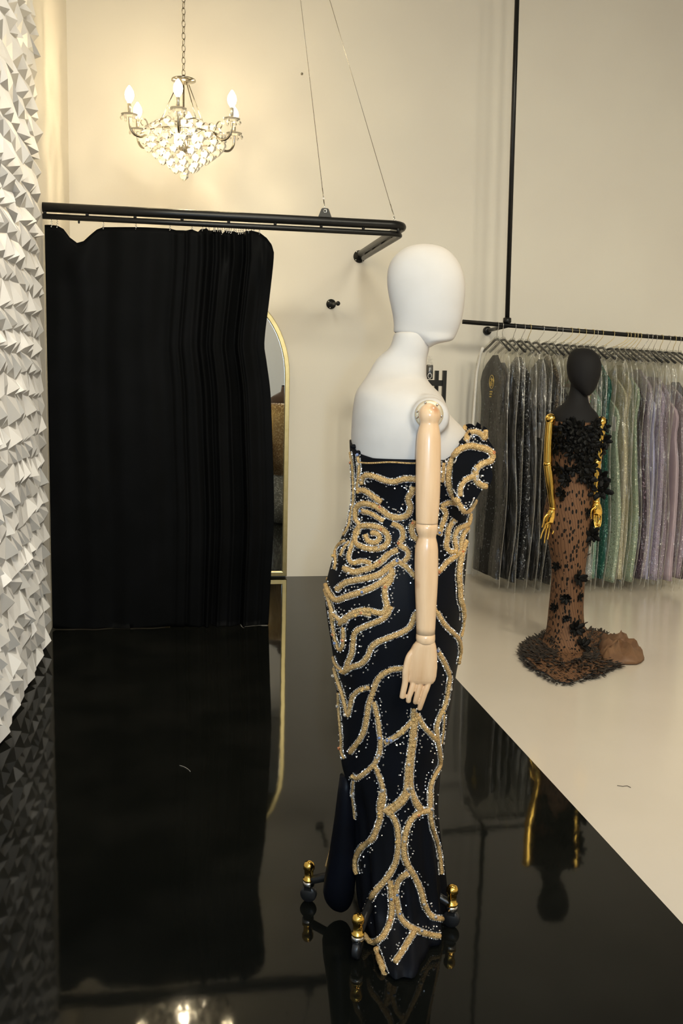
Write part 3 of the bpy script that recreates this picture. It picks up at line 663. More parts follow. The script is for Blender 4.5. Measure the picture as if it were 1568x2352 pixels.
# surface to sew the decoration on
bv = MB(); bv.add(gm.v, gm.f)
for w in wings: bv.add(w.v, w.f)
MB().tube(spline([PM(767, 1920) - dh * .01, PM(760, 1952) - dh * .012, PM(751, 1985) - dh * .012], .01), .0055, 8).build('beaded_cord', M['cord'], EG)
BV = BVHTree.FromPolygons([tuple(p) for p in bv.v], [tuple(f) for f in bv.f])
def sew(u, v):
    D = ray(u, v).normalized()
    h, n, i, ds = BV.ray_cast(CAM, D, 6)
    if h is None or h.y > 2.75: return None
    if n.dot(D) > 0: n = -n
    return h, n
A_ = (720, 960, 3.5636); B_ = (720, 1400, 3.92); C_ = (660, 1820, 3.4087)
cords = [
 (A_, 24, [(400, 545), (398, 505), (430, 468), (500, 475), (580, 508), (660, 520), (740, 497), (860, 500), (950, 520)]),
 (A_, 25, [(365, 590), (420, 592), (480, 632), (560, 688)]),
 (A_, 25, [(352, 840), (350, 745), (400, 700), (480, 710), (560, 752), (620, 800), (700, 815), (770, 790), (792, 720), (772, 660), (800, 610), (815, 560)]),
 (A_, 20, [(395, 758), (480, 785), (575, 845)]),
 (A_, 24, [(350, 1030), (345, 945), (385, 890), (460, 882), (540, 898), (600, 945), (612, 1010), (565, 1062), (480, 1075), (405, 1060), (350, 1030)]),
 (A_, 22, [(425, 955), (450, 1010), (510, 1020), (545, 985), (520, 945), (470, 940)]),
 (A_, 20, [(345, 835), (378, 870), (365, 940), (330, 1010), (305, 1080), (290, 1150), (320, 1190), (400, 1172), (470, 1192)]),
 (A_, 22, [(640, 862), (715, 900), (732, 980), (700, 1035), (768, 1085), (772, 1140), (735, 1180)]),
 (A_, 25, [(690, 1080), (620, 1112), (560, 1170), (500, 1212), (420, 1242), (330, 1262), (248, 1228)]),
 (A_, 25, [(690, 1170), (600, 1232), (540, 1282), (440, 1312), (340, 1330), (260, 1352), (190, 1408)]),
 (A_, 25, [(660, 1265), (580, 1332), (480, 1390), (380, 1430), (280, 1460), (190, 1492), (140, 1442), (98, 1350)]),
 (A_, 24, [(640, 1230), (628, 1340), (590, 1372), (582, 1450), (600, 1540), (560, 1598), (430, 1572), (330, 1595), (250, 1650), (215, 1690)]),
 (A_, 22, [(95, 1400), (125, 1470), (150, 1560), (172, 1660)]),
 (A_, 20, [(680, 1170), (760, 1222), (830, 1300), (900, 1330)]),
 (A_, 15, [(365, 290), (376, 400), (370, 500), (358, 580)]),
 (A_, 14, [(302, 280), (322, 400), (327, 500), (331, 600), (326, 700), (303, 800), (290, 880), (245, 960)]),
 (A_, 16, [(262, 1005), (205, 1040), (178, 1090), (184, 1180), (172, 1240)]),
 (A_, 15, [(300, 1015), (252, 1060), (222, 1130)]),
 (A_, 24, [(830, 840), (800, 905), (822, 980), (880, 1000)]),
 (A_, 27, [(1180, 690), (1128, 620), (1102, 540), (1102, 440), (1130, 335), (1180, 262), (1260, 228), (1350, 240), (1425, 262), (1462, 305), (1445, 352), (1380, 370), (1325, 420), (1320, 500), (1365, 550), (1420, 560)]),
 (A_, 23, [(1240, 195), (1262, 130), (1310, 110), (1365, 132), (1398, 170), (1402, 95)]),
 (A_, 22, [(1195, 640), (1200, 560), (1248, 500), (1312, 475)]),
 (A_, 22, [(1040, 722), (1100, 692), (1180, 700), (1230, 768), (1290, 740), (1330, 665)]),
 (A_, 15, [(1062, 285), (1060, 345), (1060, 430), (1050, 525)]),
 (A_, 22, [(1020, 960), (1058, 850), (1078, 770), (1040, 722)]),
 (A_, 22, [(1150, 830), (1102, 900), (1092, 980), (1080, 1055), (1120, 1098), (1162, 1080), (1150, 985), (1180, 905), (1260, 868), (1285, 780)]),
 (A_, 22, [(1195, 1090), (1205, 1000), (1230, 930), (1262, 900)]),
 (A_, 28, [(1240, 1000), (1210, 1090), (1190, 1200), (1182, 1300), (1190, 1400), (1192, 1480), (1215, 1560), (1218, 1650)]),
 (A_, 22, [(960, 1300), (1030, 1250), (1090, 1180), (1160, 1130), (1200, 1090)]),
 (B_, 25, [(700, -30), (640, 70), (540, 122), (440, 162), (372, 212), (360, 300), (350, 390), (320, 460), (292, 540), (270, 570)]),
 (B_, 25, [(960, 0), (905, 60), (870, 150), (800, 202), (680, 252), (580, 292), (522, 342), (490, 420), (430, 488), (340, 520), (290, 560)]),
 (B_, 20, [(155, 10), (180, 160), (197, 260), (232, 362), (262, 340), (272, 250), (268, 160)]),
 (B_, 22, [(180, 40), (240, 95), (275, 108), (335, 60), (420, 30), (520, 45)]),
 (B_, 18, [(178, 425), (205, 500), (270, 560)]),
 (B_, 22, [(190, 525), (222, 640), (262, 760), (292, 880), (312, 955), (332, 880), (352, 790), (420, 722), (505, 700)]),
 (B_, 25, [(830, 520), (790, 530), (700, 540), (612, 590), (562, 660), (530, 760), (500, 850), (482, 960), (460, 1080), (410, 1182), (330, 1290)]),
 (B_, 22, [(542, 830), (572, 950), (592, 1080), (602, 1200), (590, 1300), (540, 1400), (450, 1480), (390, 1520), (345, 1490)]),
 (B_, 17, [(225, 750), (230, 900), (243, 1050), (252, 1180), (252, 1280), (280, 1340)]),
 (B_, 22, [(1080, 0), (1112, 30), (1170, 130), (1250, 212), (1308, 282), (1318, 400), (1300, 490)]),
 (B_, 18, [(1338, -20), (1352, 80), (1342, 180), (1322, 240)]),
 (B_, 22, [(1100, 360), (1130, 402), (1190, 520), (1218, 600), (1208, 700), (1180, 850), (1130, 960), (1102, 1060), (1112, 1180), (1130, 1300), (1135, 1400), (1090, 1480), (1052, 1580), (1042, 1700), (1050, 1800)]),
 (B_, 12, [(1172, 950), (1166, 1080), (1150, 1210)]),
 (B_, 22, [(900, 890), (892, 1000), (880, 1150), (860, 1300), (842, 1450), (830, 1600), (800, 1680), (740, 1742), (650, 1800)]),
 (B_, 22, [(930, 930), (912, 1050), (900, 1200), (882, 1350), (872, 1500), (880, 1620), (920, 1720), (975, 1800)]),
 (B_, 23, [(880, 1010), (800, 1092), (720, 1150), (640, 1200)]),
 (B_, 22, [(940, 960), (980, 1040), (1040, 1110), (1105, 1180)]),
 (B_, 22, [(550, 1400), (592, 1500), (622, 1600), (632, 1700), (605, 1820)]),
 (B_, 13, [(362, 1540), (352, 1650), (362, 1760), (378, 1850)]),
 (C_, 24, [(745, 0), (722, 100), (730, 180), (700, 280), (660, 370), (590, 422), (542, 500), (532, 580), (548, 640)]),
 (C_, 24, [(940, 0), (900, 72), (820, 140), (780, 160)]),
 (C_, 24, [(755, 130), (828, 190), (860, 270), (872, 380), (860, 500), (830, 582), (770, 680), (690, 770), (640, 870), (610, 950), (578, 1010)]),
 (C_, 22, [(975, 0), (1000, 90), (1040, 140)]),
 (C_, 24, [(1110, 140), (1020, 162), (952, 230), (920, 330), (912, 440), (930, 550), (990, 660), (1040, 770), (1072, 890), (1130, 970), (1215, 990)]),
 (C_, 19, [(1118, 0), (1115, 150), (1130, 280), (1168, 400), (1190, 520), (1200, 640)]),
 (C_, 24, [(940, 630), (882, 680), (850, 760), (860, 860), (882, 960), (940, 1040), (1030, 1090), (1130, 1120), (1195, 1125)]),
 (C_, 24, [(800, 690), (812, 800), (815, 920), (800, 1020), (760, 1110), (700, 1170), (640, 1160), (595, 1100)]),
 (C_, 27, [(690, 1210), (720, 1290), (752, 1390), (792, 1480)]),
 (C_, 24, [(990, 1090), (940, 1180), (890, 1260), (838, 1335)]),
 (C_, 11, [(505, 0), (515, 100), (528, 210)]),
]
rs = random.Random(5)
stones = MB(); big = []
def mirror_far(p):
    q = p - dh * (2 * (p - C0).dot(dh)); h, n, i, ds = BV.find_nearest(q)
    return h, n
for (ox, oy, sc_), wpx, pts in cords:
    P2 = spline([Vector((ox + a / sc_, oy + b / sc_, 0)) for a, b in pts], 3.5)
    r = wpx / sc_ * .00103
    line, far = [], []; lastd = None
    for i, q in enumerate(P2):
        h = sew(q.x, q.y)
        if h is None:
            if lastd is None:
                cand = None
                for du in (4, -4, 8, -8, 14, -14, 20, -20):
                    cand = sew(q.x + du, q.y)
                    if cand: break
                if not cand: continue
                lastd = (cand[0] - CAM).dot(dh); nn = cand[1]
            D = ray(q.x, q.y); p = CAM + D * (lastd / D.dot(dh)); nn = -dh
        else:
            p, nn = h; lastd = (p - CAM).dot(dh)
        line.append(p + nn * r * .35)
        hf, nf = mirror_far(p); far.append(hf + (hf - C0 - Vector((0, 0, hf.z))).normalized() * r * .3)
        # crystals sewn beside the cord
        t = (P2[min(i + 1, len(P2) - 1)] - P2[max(i - 1, 0)]).normalized(); side = Vector((-t.y, t.x, 0))
        w = wpx / sc_
        for sg in (-1, 1):
            o = q + side * (sg * (w * .92 + rs.uniform(0, 1.5)))
            hh = sew(o.x, o.y)
            if hh and rs.random() < .95:
                stones.octa(hh[0] + hh[1] * .002, rs.uniform(.0022, .0032), rrot())
        if wpx > 18 and i % 2 == 0:
            for k in range(2):
                o = q + side * ((1 if hash((ox, pts[0])) % 2 else -1) * (w + 3 + 6 * k + rs.uniform(0, 5) + 1.5))
                hh = sew(o.x, o.y)
                if hh and rs.random() < (.38, .16)[k]: stones.octa(hh[0] + hh[1] * .0015, rs.uniform(.0024, .0032), rrot())
        if rs.random() < .055 and h: big.append(p + nn * r * 1.15 + Vector((rs.uniform(-1, 1), 0, rs.uniform(-1, 1))) * r * .7)
    if len(line) > 2:
        # even the path out a little, then sew it on
        for _ in range(2):
            line = [line[0]] + [(line[k - 1] + line[k] * 2 + line[k + 1]) / 4 for k in range(1, len(line) - 1)] + [line[-1]]
            far = [far[0]] + [(far[k - 1] + far[k] * 2 + far[k + 1]) / 4 for k in range(1, len(far) - 1)] + [far[-1]]
        rad = [r * (.75 if k in (0, len(line) - 1) else 1) * (1 + .09 * sin(k * 1.9)) for k in range(len(line))]
        MB().tube(line, rad, 9).build('beaded_cord', M['cord'], EG)
        if ox != 660 and len(cords) < 100 and wpx > 19:
            MB().tube(far, rad, 6).build('beaded_cord', M['cord'], EG) if rs.random() < .9 else None
# straight bead row under the neckline
rowp = []
for k in range(90):
    hh = sew(826 + k * 1.5, 1062 + 1.2 * sin(k * .1))
    if hh: rowp.append(hh[0] + hh[1] * .0035)
MB().tube(rowp, [.0017 + .0011 * (k % 2) for k in range(len(rowp))], 7).build('bead_row', M['cord'], EG)
so = stones.build('rhinestones', M['stone'], EG, smooth=False); so['kind'] = 'stuff'
rs.shuffle(big)
for k, p in enumerate(big[:96]):
    mm = ('stone', 'stone', 'stone', 'stone_gold', 'stone_gold', 'stone_blue', 'stone_red')[rs.randrange(7)]
    MB().ell(p, rs.uniform(.0036, .0052), seg=7, rin=5).build('rhinestone', M[mm], EG, smooth=False)
# small black ruched edge of the neckline
for u, v in ((812, 1026), (822, 1040), (880, 1043), (940, 1041), (1030, 1032), (1062, 1016)):
    h = sew(u, v + 5)
    if h: MB().ell(h[0] + Vector((0, 0, .006)), .010, .006, .006, seg=8, rin=6).build('edge_bow', M['gown'], EG)

# wheeled base
EB = bpy.data.objects.new('wheeled_base', None); COL.objects.link(EB); EB.parent = EW
bc = Vector((C.x - .02, C.y + .0, 0))
MB().lathe([(.045, .10), (.05, .13), (.03, .16), (.017, .18), (.017, .95)], bc, seg=18).build('pole', M['blackmetal'], EB)
for i, (u, v) in enumerate(((708, 2070), (1035, 2128), (820, 2200), (922, 1998))):
    f = onfloor(u, v)
    hd_ = (f - bc); L_ = hd_.length; hn = hd_.normalized()
    lg = MB().tube(spline([bc + Vector((0, 0, .125)), bc + hd_ * .35 + Vector((0, 0, .115)), bc + hd_ * .75 + Vector((0, 0, .085)), f + Vector((0, 0, .064))], .02), .0125, 10).build('leg', M['blackmetal'], EB)
    MB().lathe([(.013, .060), (.017, .066), (.017, .071), (.0125, .073), (.0135, .098), (.0165, .101), (.0165, .112), (.012, .120), (.004, .1235)], f, seg=18).build('gold_finial', M['gold'], lg)
    MB().lathe([(.015, .048), (.017, .052), (.017, .060), (.014, .064)], f, seg=16).build('chrome_collar', M['chrome'], lg)
    sd = Vector((-hn.y, hn.x, 0))
    MB().lathe([(.004, -.010), (.022, -.009), (.024, -.005), (.024, .005), (.022, .009), (.004, .010)], f + Vector((0, 0, .0242)), sd, 20).build('caster_wheel', M['hangplastic'], lg)
    MB().box(f + Vector((0, 0, .045)), (.022, .022, .016), math.atan2(hn.y, hn.x)).build('caster_fork', M['blackmetal'], lg, smooth=False)

# ------------------------------------------------------------------ black mannequin
Q = Vector((2.215, 5.05, 0))
dq = Vector((Q.x, Q.y, 0)).normalized(); eq = Vector((dq.y, -dq.x, 0))
def PQ(u, v, off=0.0): return onplane(u, v, Q + dq * off, dq)
EK = thing('mannequin', Q, 'charcoal mannequin with gold arms wearing a brown dotted gown, in front of the garment bags', 'mannequin')
headQ = Prof([(800, 1331, 1347, .012), (803, 1319, 1358, .035), (810, 1310, 1368, .058), (822, 1304, 1377, .078), (840, 1301, 1381, .092), (858, 1302, 1379, .094), (875, 1307, 1374, .088), (890, 1318, 1368, .074), (901, 1330, 1361, .058), (908, 1338, 1353, .04)], PQ, Q, eq)
loft(headQ, [800, 801.5, 803, 806, 810, 816, 822, 831, 840, 849, 858, 867, 875, 883, 890, 896, 901, 905, 908], Q - dq * .02, eq, dq, 30).build('head', M['darkfab'], EK)
bodyQ = Prof([(868, 1310, 1352, .045), (890, 1309, 1350, .05), (908, 1305, 1349, .052), (922, 1298, 1352, .06), (934, 1284, 1358, .075), (943, 1270, 1367, .088), (952, 1262, 1374, .1), (965, 1259, 1379, .11), (985, 1262, 1381, .118), (1010, 1266, 1380, .125), (1050, 1270, 1372, .115), (1095, 1273, 1358, .10), (1140, 1262, 1360, .11), (1190, 1254, 1362, .12)], PQ, Q, eq)
loft(bodyQ, [868, 880, 890, 900, 908, 915, 922, 928, 934, 939, 943, 948, 952, 958, 965, 975, 985, 998, 1010, 1030, 1050, 1070, 1095, 1120, 1140, 1165, 1190], Q, eq, dq, 36).build('torso', M['darkfab'], EK, mods=(('SUBSURF', dict(levels=1, render_levels=1)),))
# gown
gq = Prof([(968, 1258, 1382, .128), (1000, 1263, 1384, .134), (1050, 1266, 1376, .125), (1095, 1268, 1361, .112), (1130, 1259, 1361, .12), (1170, 1249, 1362, .128), (1210, 1246, 1360, .13), (1250, 1258, 1352, .125), (1300, 1266, 1345, .115), (1350, 1264, 1342, .11), (1400, 1259, 1340, .11), (1440, 1255, 1344, .13), (1465, 1250, 1354, .17), (1480, 1243, 1364, .21)], PQ, Q, eq)
R = []
for j in range(41):
    v = 968 + (1480 - 968) * j / 40
    R.append([loftpt(gq, v + (6 * cos(2 * th_) if j == 0 else 0), th_, Q, eq, dq) for th_ in [2 * PI * k / 56 for k in range(56)]])
zlow = R[-1][0].z
hem_px = [(1356, 1552), (1330, 1561), (1310, 1568), (1285, 1566), (1262, 1556), (1240, 1543), (1222, 1530), (1211, 1512), (1209, 1495)]
hem = [onfloor(u, v, .008) for u, v in hem_px]
hem += [onfloor(1216, 1480, .008), onfloor(1238, 1466, .008), onfloor(1275, 1452, .008), onfloor(1320, 1447, .008), onfloor(1370, 1452, .008), onfloor(1412, 1466, .008), onfloor(1424, 1490, .008), onfloor(1418, 1512, .008), onfloor(1392, 1536, .008)]
cen = sum(hem, Vector()) / len(hem)
def hemat(th):
    # radius of the hem outline in direction th (seen from the centre)
    an = sorted(((math.atan2((p - cen).dot(dq), (p - cen).dot(eq)) % (2 * PI), (p - cen).length) for p in hem))
    xs = [a for a, b in an]; ys = [b for a, b in an]
    return float(np.interp(th, [xs[-1] - 2 * PI] + xs + [xs[0] + 2 * PI], [ys[-1]] + ys + [ys[0]]))
for j in range(1, 13):
    t = j / 12; ring = []
    for k in range(56):
        th_ = 2 * PI * k / 56
        a = R[40][k]; r = hemat(th_) * (1 + .05 * sin(th_ * 11) * t)
        b = cen + eq * (r * cos(th_)) + dq * (r * sin(th_))
        s_ = t ** 1.7
        p = a.lerp(b, s_); p.z = max(zlow * (1 - t) ** 1.5 + .008 + .022 * abs(sin(th_ * 9 + t * 3)) * t * (1 - t * .6), .008)
        ring.append(p)
    R.append(ring)
gk = MB(); gk.rings(R[::-1], (False, False))
GQ = gk.build('gown', M['dotted'], EK, mods=(('SOLIDIFY', dict(thickness=.003)),))
GQ['label'] = 'sheer brown gown with black leaf dots and black flower appliques'
BQ = BVHTree.FromPolygons([tuple(p) for p in gk.v], [tuple(f) for f in gk.f])
# train of cloth swept to the right
tr = [(1378, 1462), (1395, 1456), (1416, 1455), (1440, 1463), (1458, 1476), (1474, 1490), (1479, 1508), (1462, 1518), (1436, 1518), (1408, 1522), (1385, 1512), (1372, 1490)]
tp = spline([onfloor(u, v + 8, .006) for u, v in tr + tr[:1]], .05)[:-1]
tc_ = sum(tp, Vector()) / len(tp)
R = []
for j in range(9):
    t = j / 8
    R.append([Vector((tc_.x + (p.x - tc_.x) * (1 - t ** 1.4 * .97), tc_.y + (p.y - tc_.y) * (1 - t ** 1.4 * .97), .006 + .058 * (1 - (1 - t) ** 2.4) * (1 + .30 * sin(i * 1.3 + t * 6)) + .020 * sin(t * PI) * sin(i * 2.6 + t * 7))) for i, p in enumerate(tp)])
MB().rings(R).build('train', mat('brown_tulle', (.17, .088, .042), .6, bump=('noise', 30, .3, .01), var=((.13, .065, .032), 14, .4, .65)), GQ)
# flowers and lace
def petal_flower(p, n, r, k, flat=.35, rnd=random):
    m = MB()
    n = n.normalized(); a = n.orthogonal().normalized(); b = n.cross(a); ph = rnd.uniform(0, 6)
    for i in range(k):
        t = ph + 2 * PI * i / k + rnd.uniform(-.2, .2); d_ = a * cos(t) + b * sin(t); lift = rnd.uniform(.15, .6)
        ax = (d_ + n * lift).normalized(); sd = n.cross(d_).normalized(); nn = ax.cross(sd)
        Mx = Matrix((ax, sd, nn)).transposed(); L_ = r * rnd.uniform(.8, 1.15)
        m.ell(p + ax * (L_ * .55), L_ * .55, L_ * .27, L_ * .07, Mx, 8, 6)
    m.ell(p + n * r * .12, r * .2, seg=8, rin=6)
    return m
rk = random.Random(3)
def sewq(u, v):
    D = ray(u, v).normalized(); h, n, i, ds = BQ.ray_cast(CAM, D, 9)
    if h is None: return PQ(u, v, -.06), -dq
    return h, (n if n.dot(D) < 0 else -n)
spots = []
for v, l, r, st in ((968, 1282, 1322, 15), (972, 1366, 1384, 12), (983, 1272, 1384, 16), (998, 1272, 1386, 17), (1013, 1275, 1386, 18), (1028, 1278, 1382, 19), (1042, 1310, 1380, 19), (1058, 1330, 1378, 17), (1074, 1335, 1380, 17), (1090, 1338, 1384, 17), (1106, 1350, 1385, 17), (1122, 1360, 1386, 15)):
    u = l
    while u <= r:
        spots.append((u + rk.uniform(-3, 3), v + rk.uniform(-4, 4), rk.uniform(.034, .05))); u += st
spots += [(1378, 1035, .06), (1380, 1020, .055), (1380, 1095, .055), (1382, 1126, .06), (1370, 1132, .05)]
spots += [(1285, 1078, .04), (1300, 1084, .045), (1318, 1078, .04), (1340, 1068, .05), (1335, 1095, .04)]
for u, v, r in spots[:94]:
    p, n = sewq(u, v)
    petal_flower(p + n * .006, n, r, rk.choice((5, 6, 7)), rnd=rk).build('flower_applique', M['petal'], GQ)
for u, v, r, rr in ((1300, 1104, .042, 1), (1290, 1134, .038, 0), (1326, 1326, .055, 1), (1320, 1444, .055, 1), (1337, 1484, .055, 1), (1300, 1373, .035, 0), (1280, 1300, .030, 0), (1348, 1178, .03, 0), (1357, 1205, .04, 1), (1360, 1228, .05, 1), (1352, 1240, .035, 1), (1330, 1370, .025, 0), (1275, 1395, .03, 0), (1300, 1420, .025, 0)):
    p, n = sewq(u, v)
    petal_flower(p + n * .004, n, r, 8 if rr else 9, rnd=rk).build('flower_applique', M['petal'], GQ)
lace = MB()
for i in range(1500):
    th_ = rk.uniform(0, 2 * PI); t = rk.uniform(.26, 1.06) if i % 3 else rk.uniform(.97, 1.1)
    r = hemat(th_) * t; p = cen + eq * (r * cos(th_)) + dq * (r * sin(th_)); p.z = 0
    h = BQ.ray_cast(p + Vector((0, 0, .6)), Vector((0, 0, -1)), 1)
    z = h[0].z if h[0] else .004
    p.z = z + .004
    d_ = (eq * cos(th_) + dq * sin(th_) + Vector((rk.uniform(-.7, .7), rk.uniform(-.7, .7), 0))).normalized()
    up = Vector((0, 0, 1)); ax = (d_ + up * rk.uniform(0, .5)).normalized(); sd = up.cross(d_).normalized(); nn = ax.cross(sd)
    L_ = rk.uniform(.012, .026)
    lace.ell(p + ax * L_ * .5, L_, L_ * .28, L_ * .08, Matrix((ax, sd, nn)).transposed(), 6, 4)
lo = lace.build('lace_trim', M['lace'], GQ); lo['kind'] = 'stuff'
# gold arms
def gold_arm(pts, radii, hand_pts, off, mirror=1):
    e = bpy.data.objects.new('gold_arm', None); COL.objects.link(e); e.parent = EK
    P = [PQ(u, v, off) for u, v in pts]; k = (PQ(1300, 1100, off) - PQ(1200, 1100, off)).length / 100
    MB().ell(P[0], radii[0] * k, seg=18, rin=14).build('shoulder_ball', M['gold'], e)
    MB().tube(spline([P[0], P[1], P[2]], .02), [radii[1] * k] * len(spline([P[0], P[1], P[2]], .02)), 18).build('upper_arm', M['gold'], e)
    MB().lathe([(radii[1] * k * .9, -.012), (radii[1] * k * 1.08, -.006), (radii[1] * k * 1.08, .006), (radii[1] * k * .9, .012)], P[2], seg=18).build('elbow_joint', M['gold'], e)
    S = spline([P[2], P[3], P[4]], .015); n = len(S)
    MB().tube(S, [k * (radii[2] * (1 - q / n) + radii[3] * q / n) * (1 + .12 * sin(PI * min(1, q / n * 1.6))) for q in range(n)], 18).build('forearm', M['gold'], e)
    MB().lathe([(radii[3] * k, -.008), (radii[3] * k * 1.25, -.004), (radii[3] * k * 1.25, .004), (radii[3] * k, .008)], P[4], seg=16).build('wrist_joint', M['gold'], e)
    m = MB(); w = P[4]
    kn = [PQ(u, v, off) for u, v in hand_pts['knuckle']]
    mid = sum(kn, Vector()) / len(kn)
    Rr = []
    for t, a, b in ((0, .6, .6), (.25, .95, .75), (.6, 1.15, .7), (.95, 1.1, .5), (1.08, .8, .3)):
        c = w.lerp(mid, t); Rr.append([c + eq * (a * 10.5 * k * cos(x)) + dq * (b * 10.5 * k * sin(x)) for x in [2 * PI * q / 16 for q in range(16)]])
    m.rings(Rr[::-1])
    for f, o2 in hand_pts['fingers']:
        S = spline([PQ(u, v, off + o) for (u, v), o in zip(f, o2)], .006); n = len(S)
        m.tube(S, [2.5 * k * (1 - .3 * q / n) for q in range(n)], 10)
    m.build('hand', M['gold'], e, mods=(('REMESH', dict(mode='VOXEL', voxel_size=.0028, use_smooth_shade=True)), ('SMOOTH', dict(factor=.4, iterations=2))))
gold_arm([(1264, 962), (1260, 1010), (1258, 1066), (1264, 1120), (1269, 1168)], (12.5, 10, 10, 7),
         dict(knuckle=[(1252, 1200), (1258, 1203), (1264, 1202), (1270, 1198)],
              fingers=[(((1254, 1196), (1250, 1212), (1244, 1226), (1241, 1238)), (0, 0, -.005, -.01)), (((1258, 1198), (1254, 1220), (1251, 1236), (1250, 1248)), (0, 0, -.005, -.01)),
                       (((1263, 1198), (1261, 1218), (1259, 1230), (1257, 1240)), (0, 0, -.005, -.01)), (((1269, 1194), (1271, 1208), (1271, 1220), (1268, 1227)), (0, 0, -.005, -.01)),
                       (((1258, 1180), (1250, 1190), (1247, 1203), (1244, 1212)), (-.02, -.03, -.035, -.035))]), -.10)
gold_arm([(1381, 968), (1378, 1010), (1370, 1062), (1368, 1105), (1369, 1152)], (11.5, 9.5, 9.5, 7),
         dict(knuckle=[(1364, 1180), (1369, 1183), (1374, 1182), (1378, 1178)],
              fingers=[(((1364, 1176), (1363, 1192), (1365, 1206), (1368, 1216)), (0, 0, -.005, -.01)), (((1369, 1178), (1368, 1198), (1369, 1212), (1371, 1222)), (0, 0, -.005, -.01)),
                       (((1373, 1178), (1374, 1198), (1374, 1210), (1374, 1220)), (0, 0, -.005, -.01)), (((1378, 1174), (1380, 1190), (1379, 1202), (1377, 1210)), (0, 0, -.005, -.01)),
                       (((1366, 1164), (1358, 1172), (1356, 1184), (1358, 1192)), (-.02, -.03, -.03, -.03))]), -.06)
MB().lathe([(.16, 0), (.16, .006), (.02, .012), (.014, .03), (.014, .9)], Q, seg=24).build('stand', M['blackmetal'], EK)

# ------------------------------------------------------------------ garment rail
YG = 6.62
def gr(u, v): return aty(u, v, YG)
gA, gB = gr(1062, 739), gr(1568, 779)
def grz(x): return gA.z + (gB.z - gA.z) * (x - gA.x) / (gB.x - gA.x)
gE = gA + (gB - gA) * 1.22
ERL = thing('garment_rail', (2.4, YG, 1.9), 'black pipe clothes rail hung from the ceiling, carrying the row of garment bags', 'clothes rail')
MB().tube([gA, gE], .0155, 14).build('rail_pipe', M['blackmetal'], ERL)
xp = gr(1164, 742)
ptop = aty(1187, 0, YG); dd = ptop - xp; tt = (ZC - .005 - xp.z) / dd.z
MB().tube([xp, xp + dd * tt], .0165, 14).build('hanging_pole', M['blackmetal'], ERL)
MB().lathe([(.024, -.012), (.029, -.006), (.029, .022), (.021, .026)], xp + Vector((0, 0, .012)), seg=18).build('tee_fitting', M['blackmetal'], ERL)
wf = Vector((xp.x, YW, xp.z - .035))
MB().tube([xp + Vector((0, 0, -.02)), wf + Vector((0, -.02, 0))], .014, 12).build('wall_bracket', M['blackmetal'], ERL)
MB().lathe([(.032, 0), (.032, -.02), (.026, -.032), (.015, -.034)], wf, (0, 1, 0), 22).build('wall_flange', M['blackmetal'], ERL)

# ------------------------------------------------------------------ garment bags
S = lambda n, c, **k: sequin(n, c, **k)
GM = dict(
 black=S('black_sequins', (.0035, .0035, .0042), glint=(.30, .32, .38), gl=.035), blackmatte=mat('black_crepe', (.005, .005, .0055), .5, spec=.12, bump=('noise', 60, .2, .006), var=((.009, .009, .01), 20, .4, .7)),
 silverblack=S('gunmetal_sequins', (.02, .021, .024), glint=(.6, .62, .68), gl=.12), charcoal=S('charcoal_beads', (.018, .018, .02), glint=(.35, .35, .35), gl=.06),
 bronze=S('bronze_beads', (.07, .045, .025), glint=(.5, .4, .25), gl=.15), silver=S('silver_beads', (0.42, 0.435, 0.42), glint=(.8, .82, .8), gl=.3),
 nude=S('nude_green_sequins', (.32, .20, .13), glint=(.02, .45, .15), gl=.22), mint=S('mint_sequins', (0.29, 0.464, 0.362), glint=(.7, .85, .75), gl=.25),
 teal=S('teal_beads', (.008, .085, .065), glint=(.25, .55, .45), gl=.12), green=S('green_sequins', (.02, .14, .07), glint=(.3, .75, .45), gl=.15),
 champagne=S('champagne_beads', (0.56, 0.504, 0.364), glint=(.9, .85, .65), gl=.3), sage=S('sage_beads', (0.36, 0.435, 0.33), glint=(.8, .85, .7), gl=.25),
 mauve=S('mauve_beads', (0.405, 0.324, 0.392), glint=(.85, .75, .85), gl=.2), lavender=mat('lavender_tulle', (.48, .48, .74), .5, bump=('noise', 25, .3, .01), var=((.56, .53, .76), 10, .4, .7)),
 lilac=S('lilac_beads', (0.504, 0.42, 0.532), glint=(.9, .85, .9), gl=.2), pink=mat('dusty_pink_tulle', (.56, .44, .50), .55, bump=('noise', 25, .3, .01), var=((.50, .39, .46), 10, .4, .7)),
 plum=S('plum_beads', (.05, .03, .05), glint=(.4, .3, .4), gl=.12))
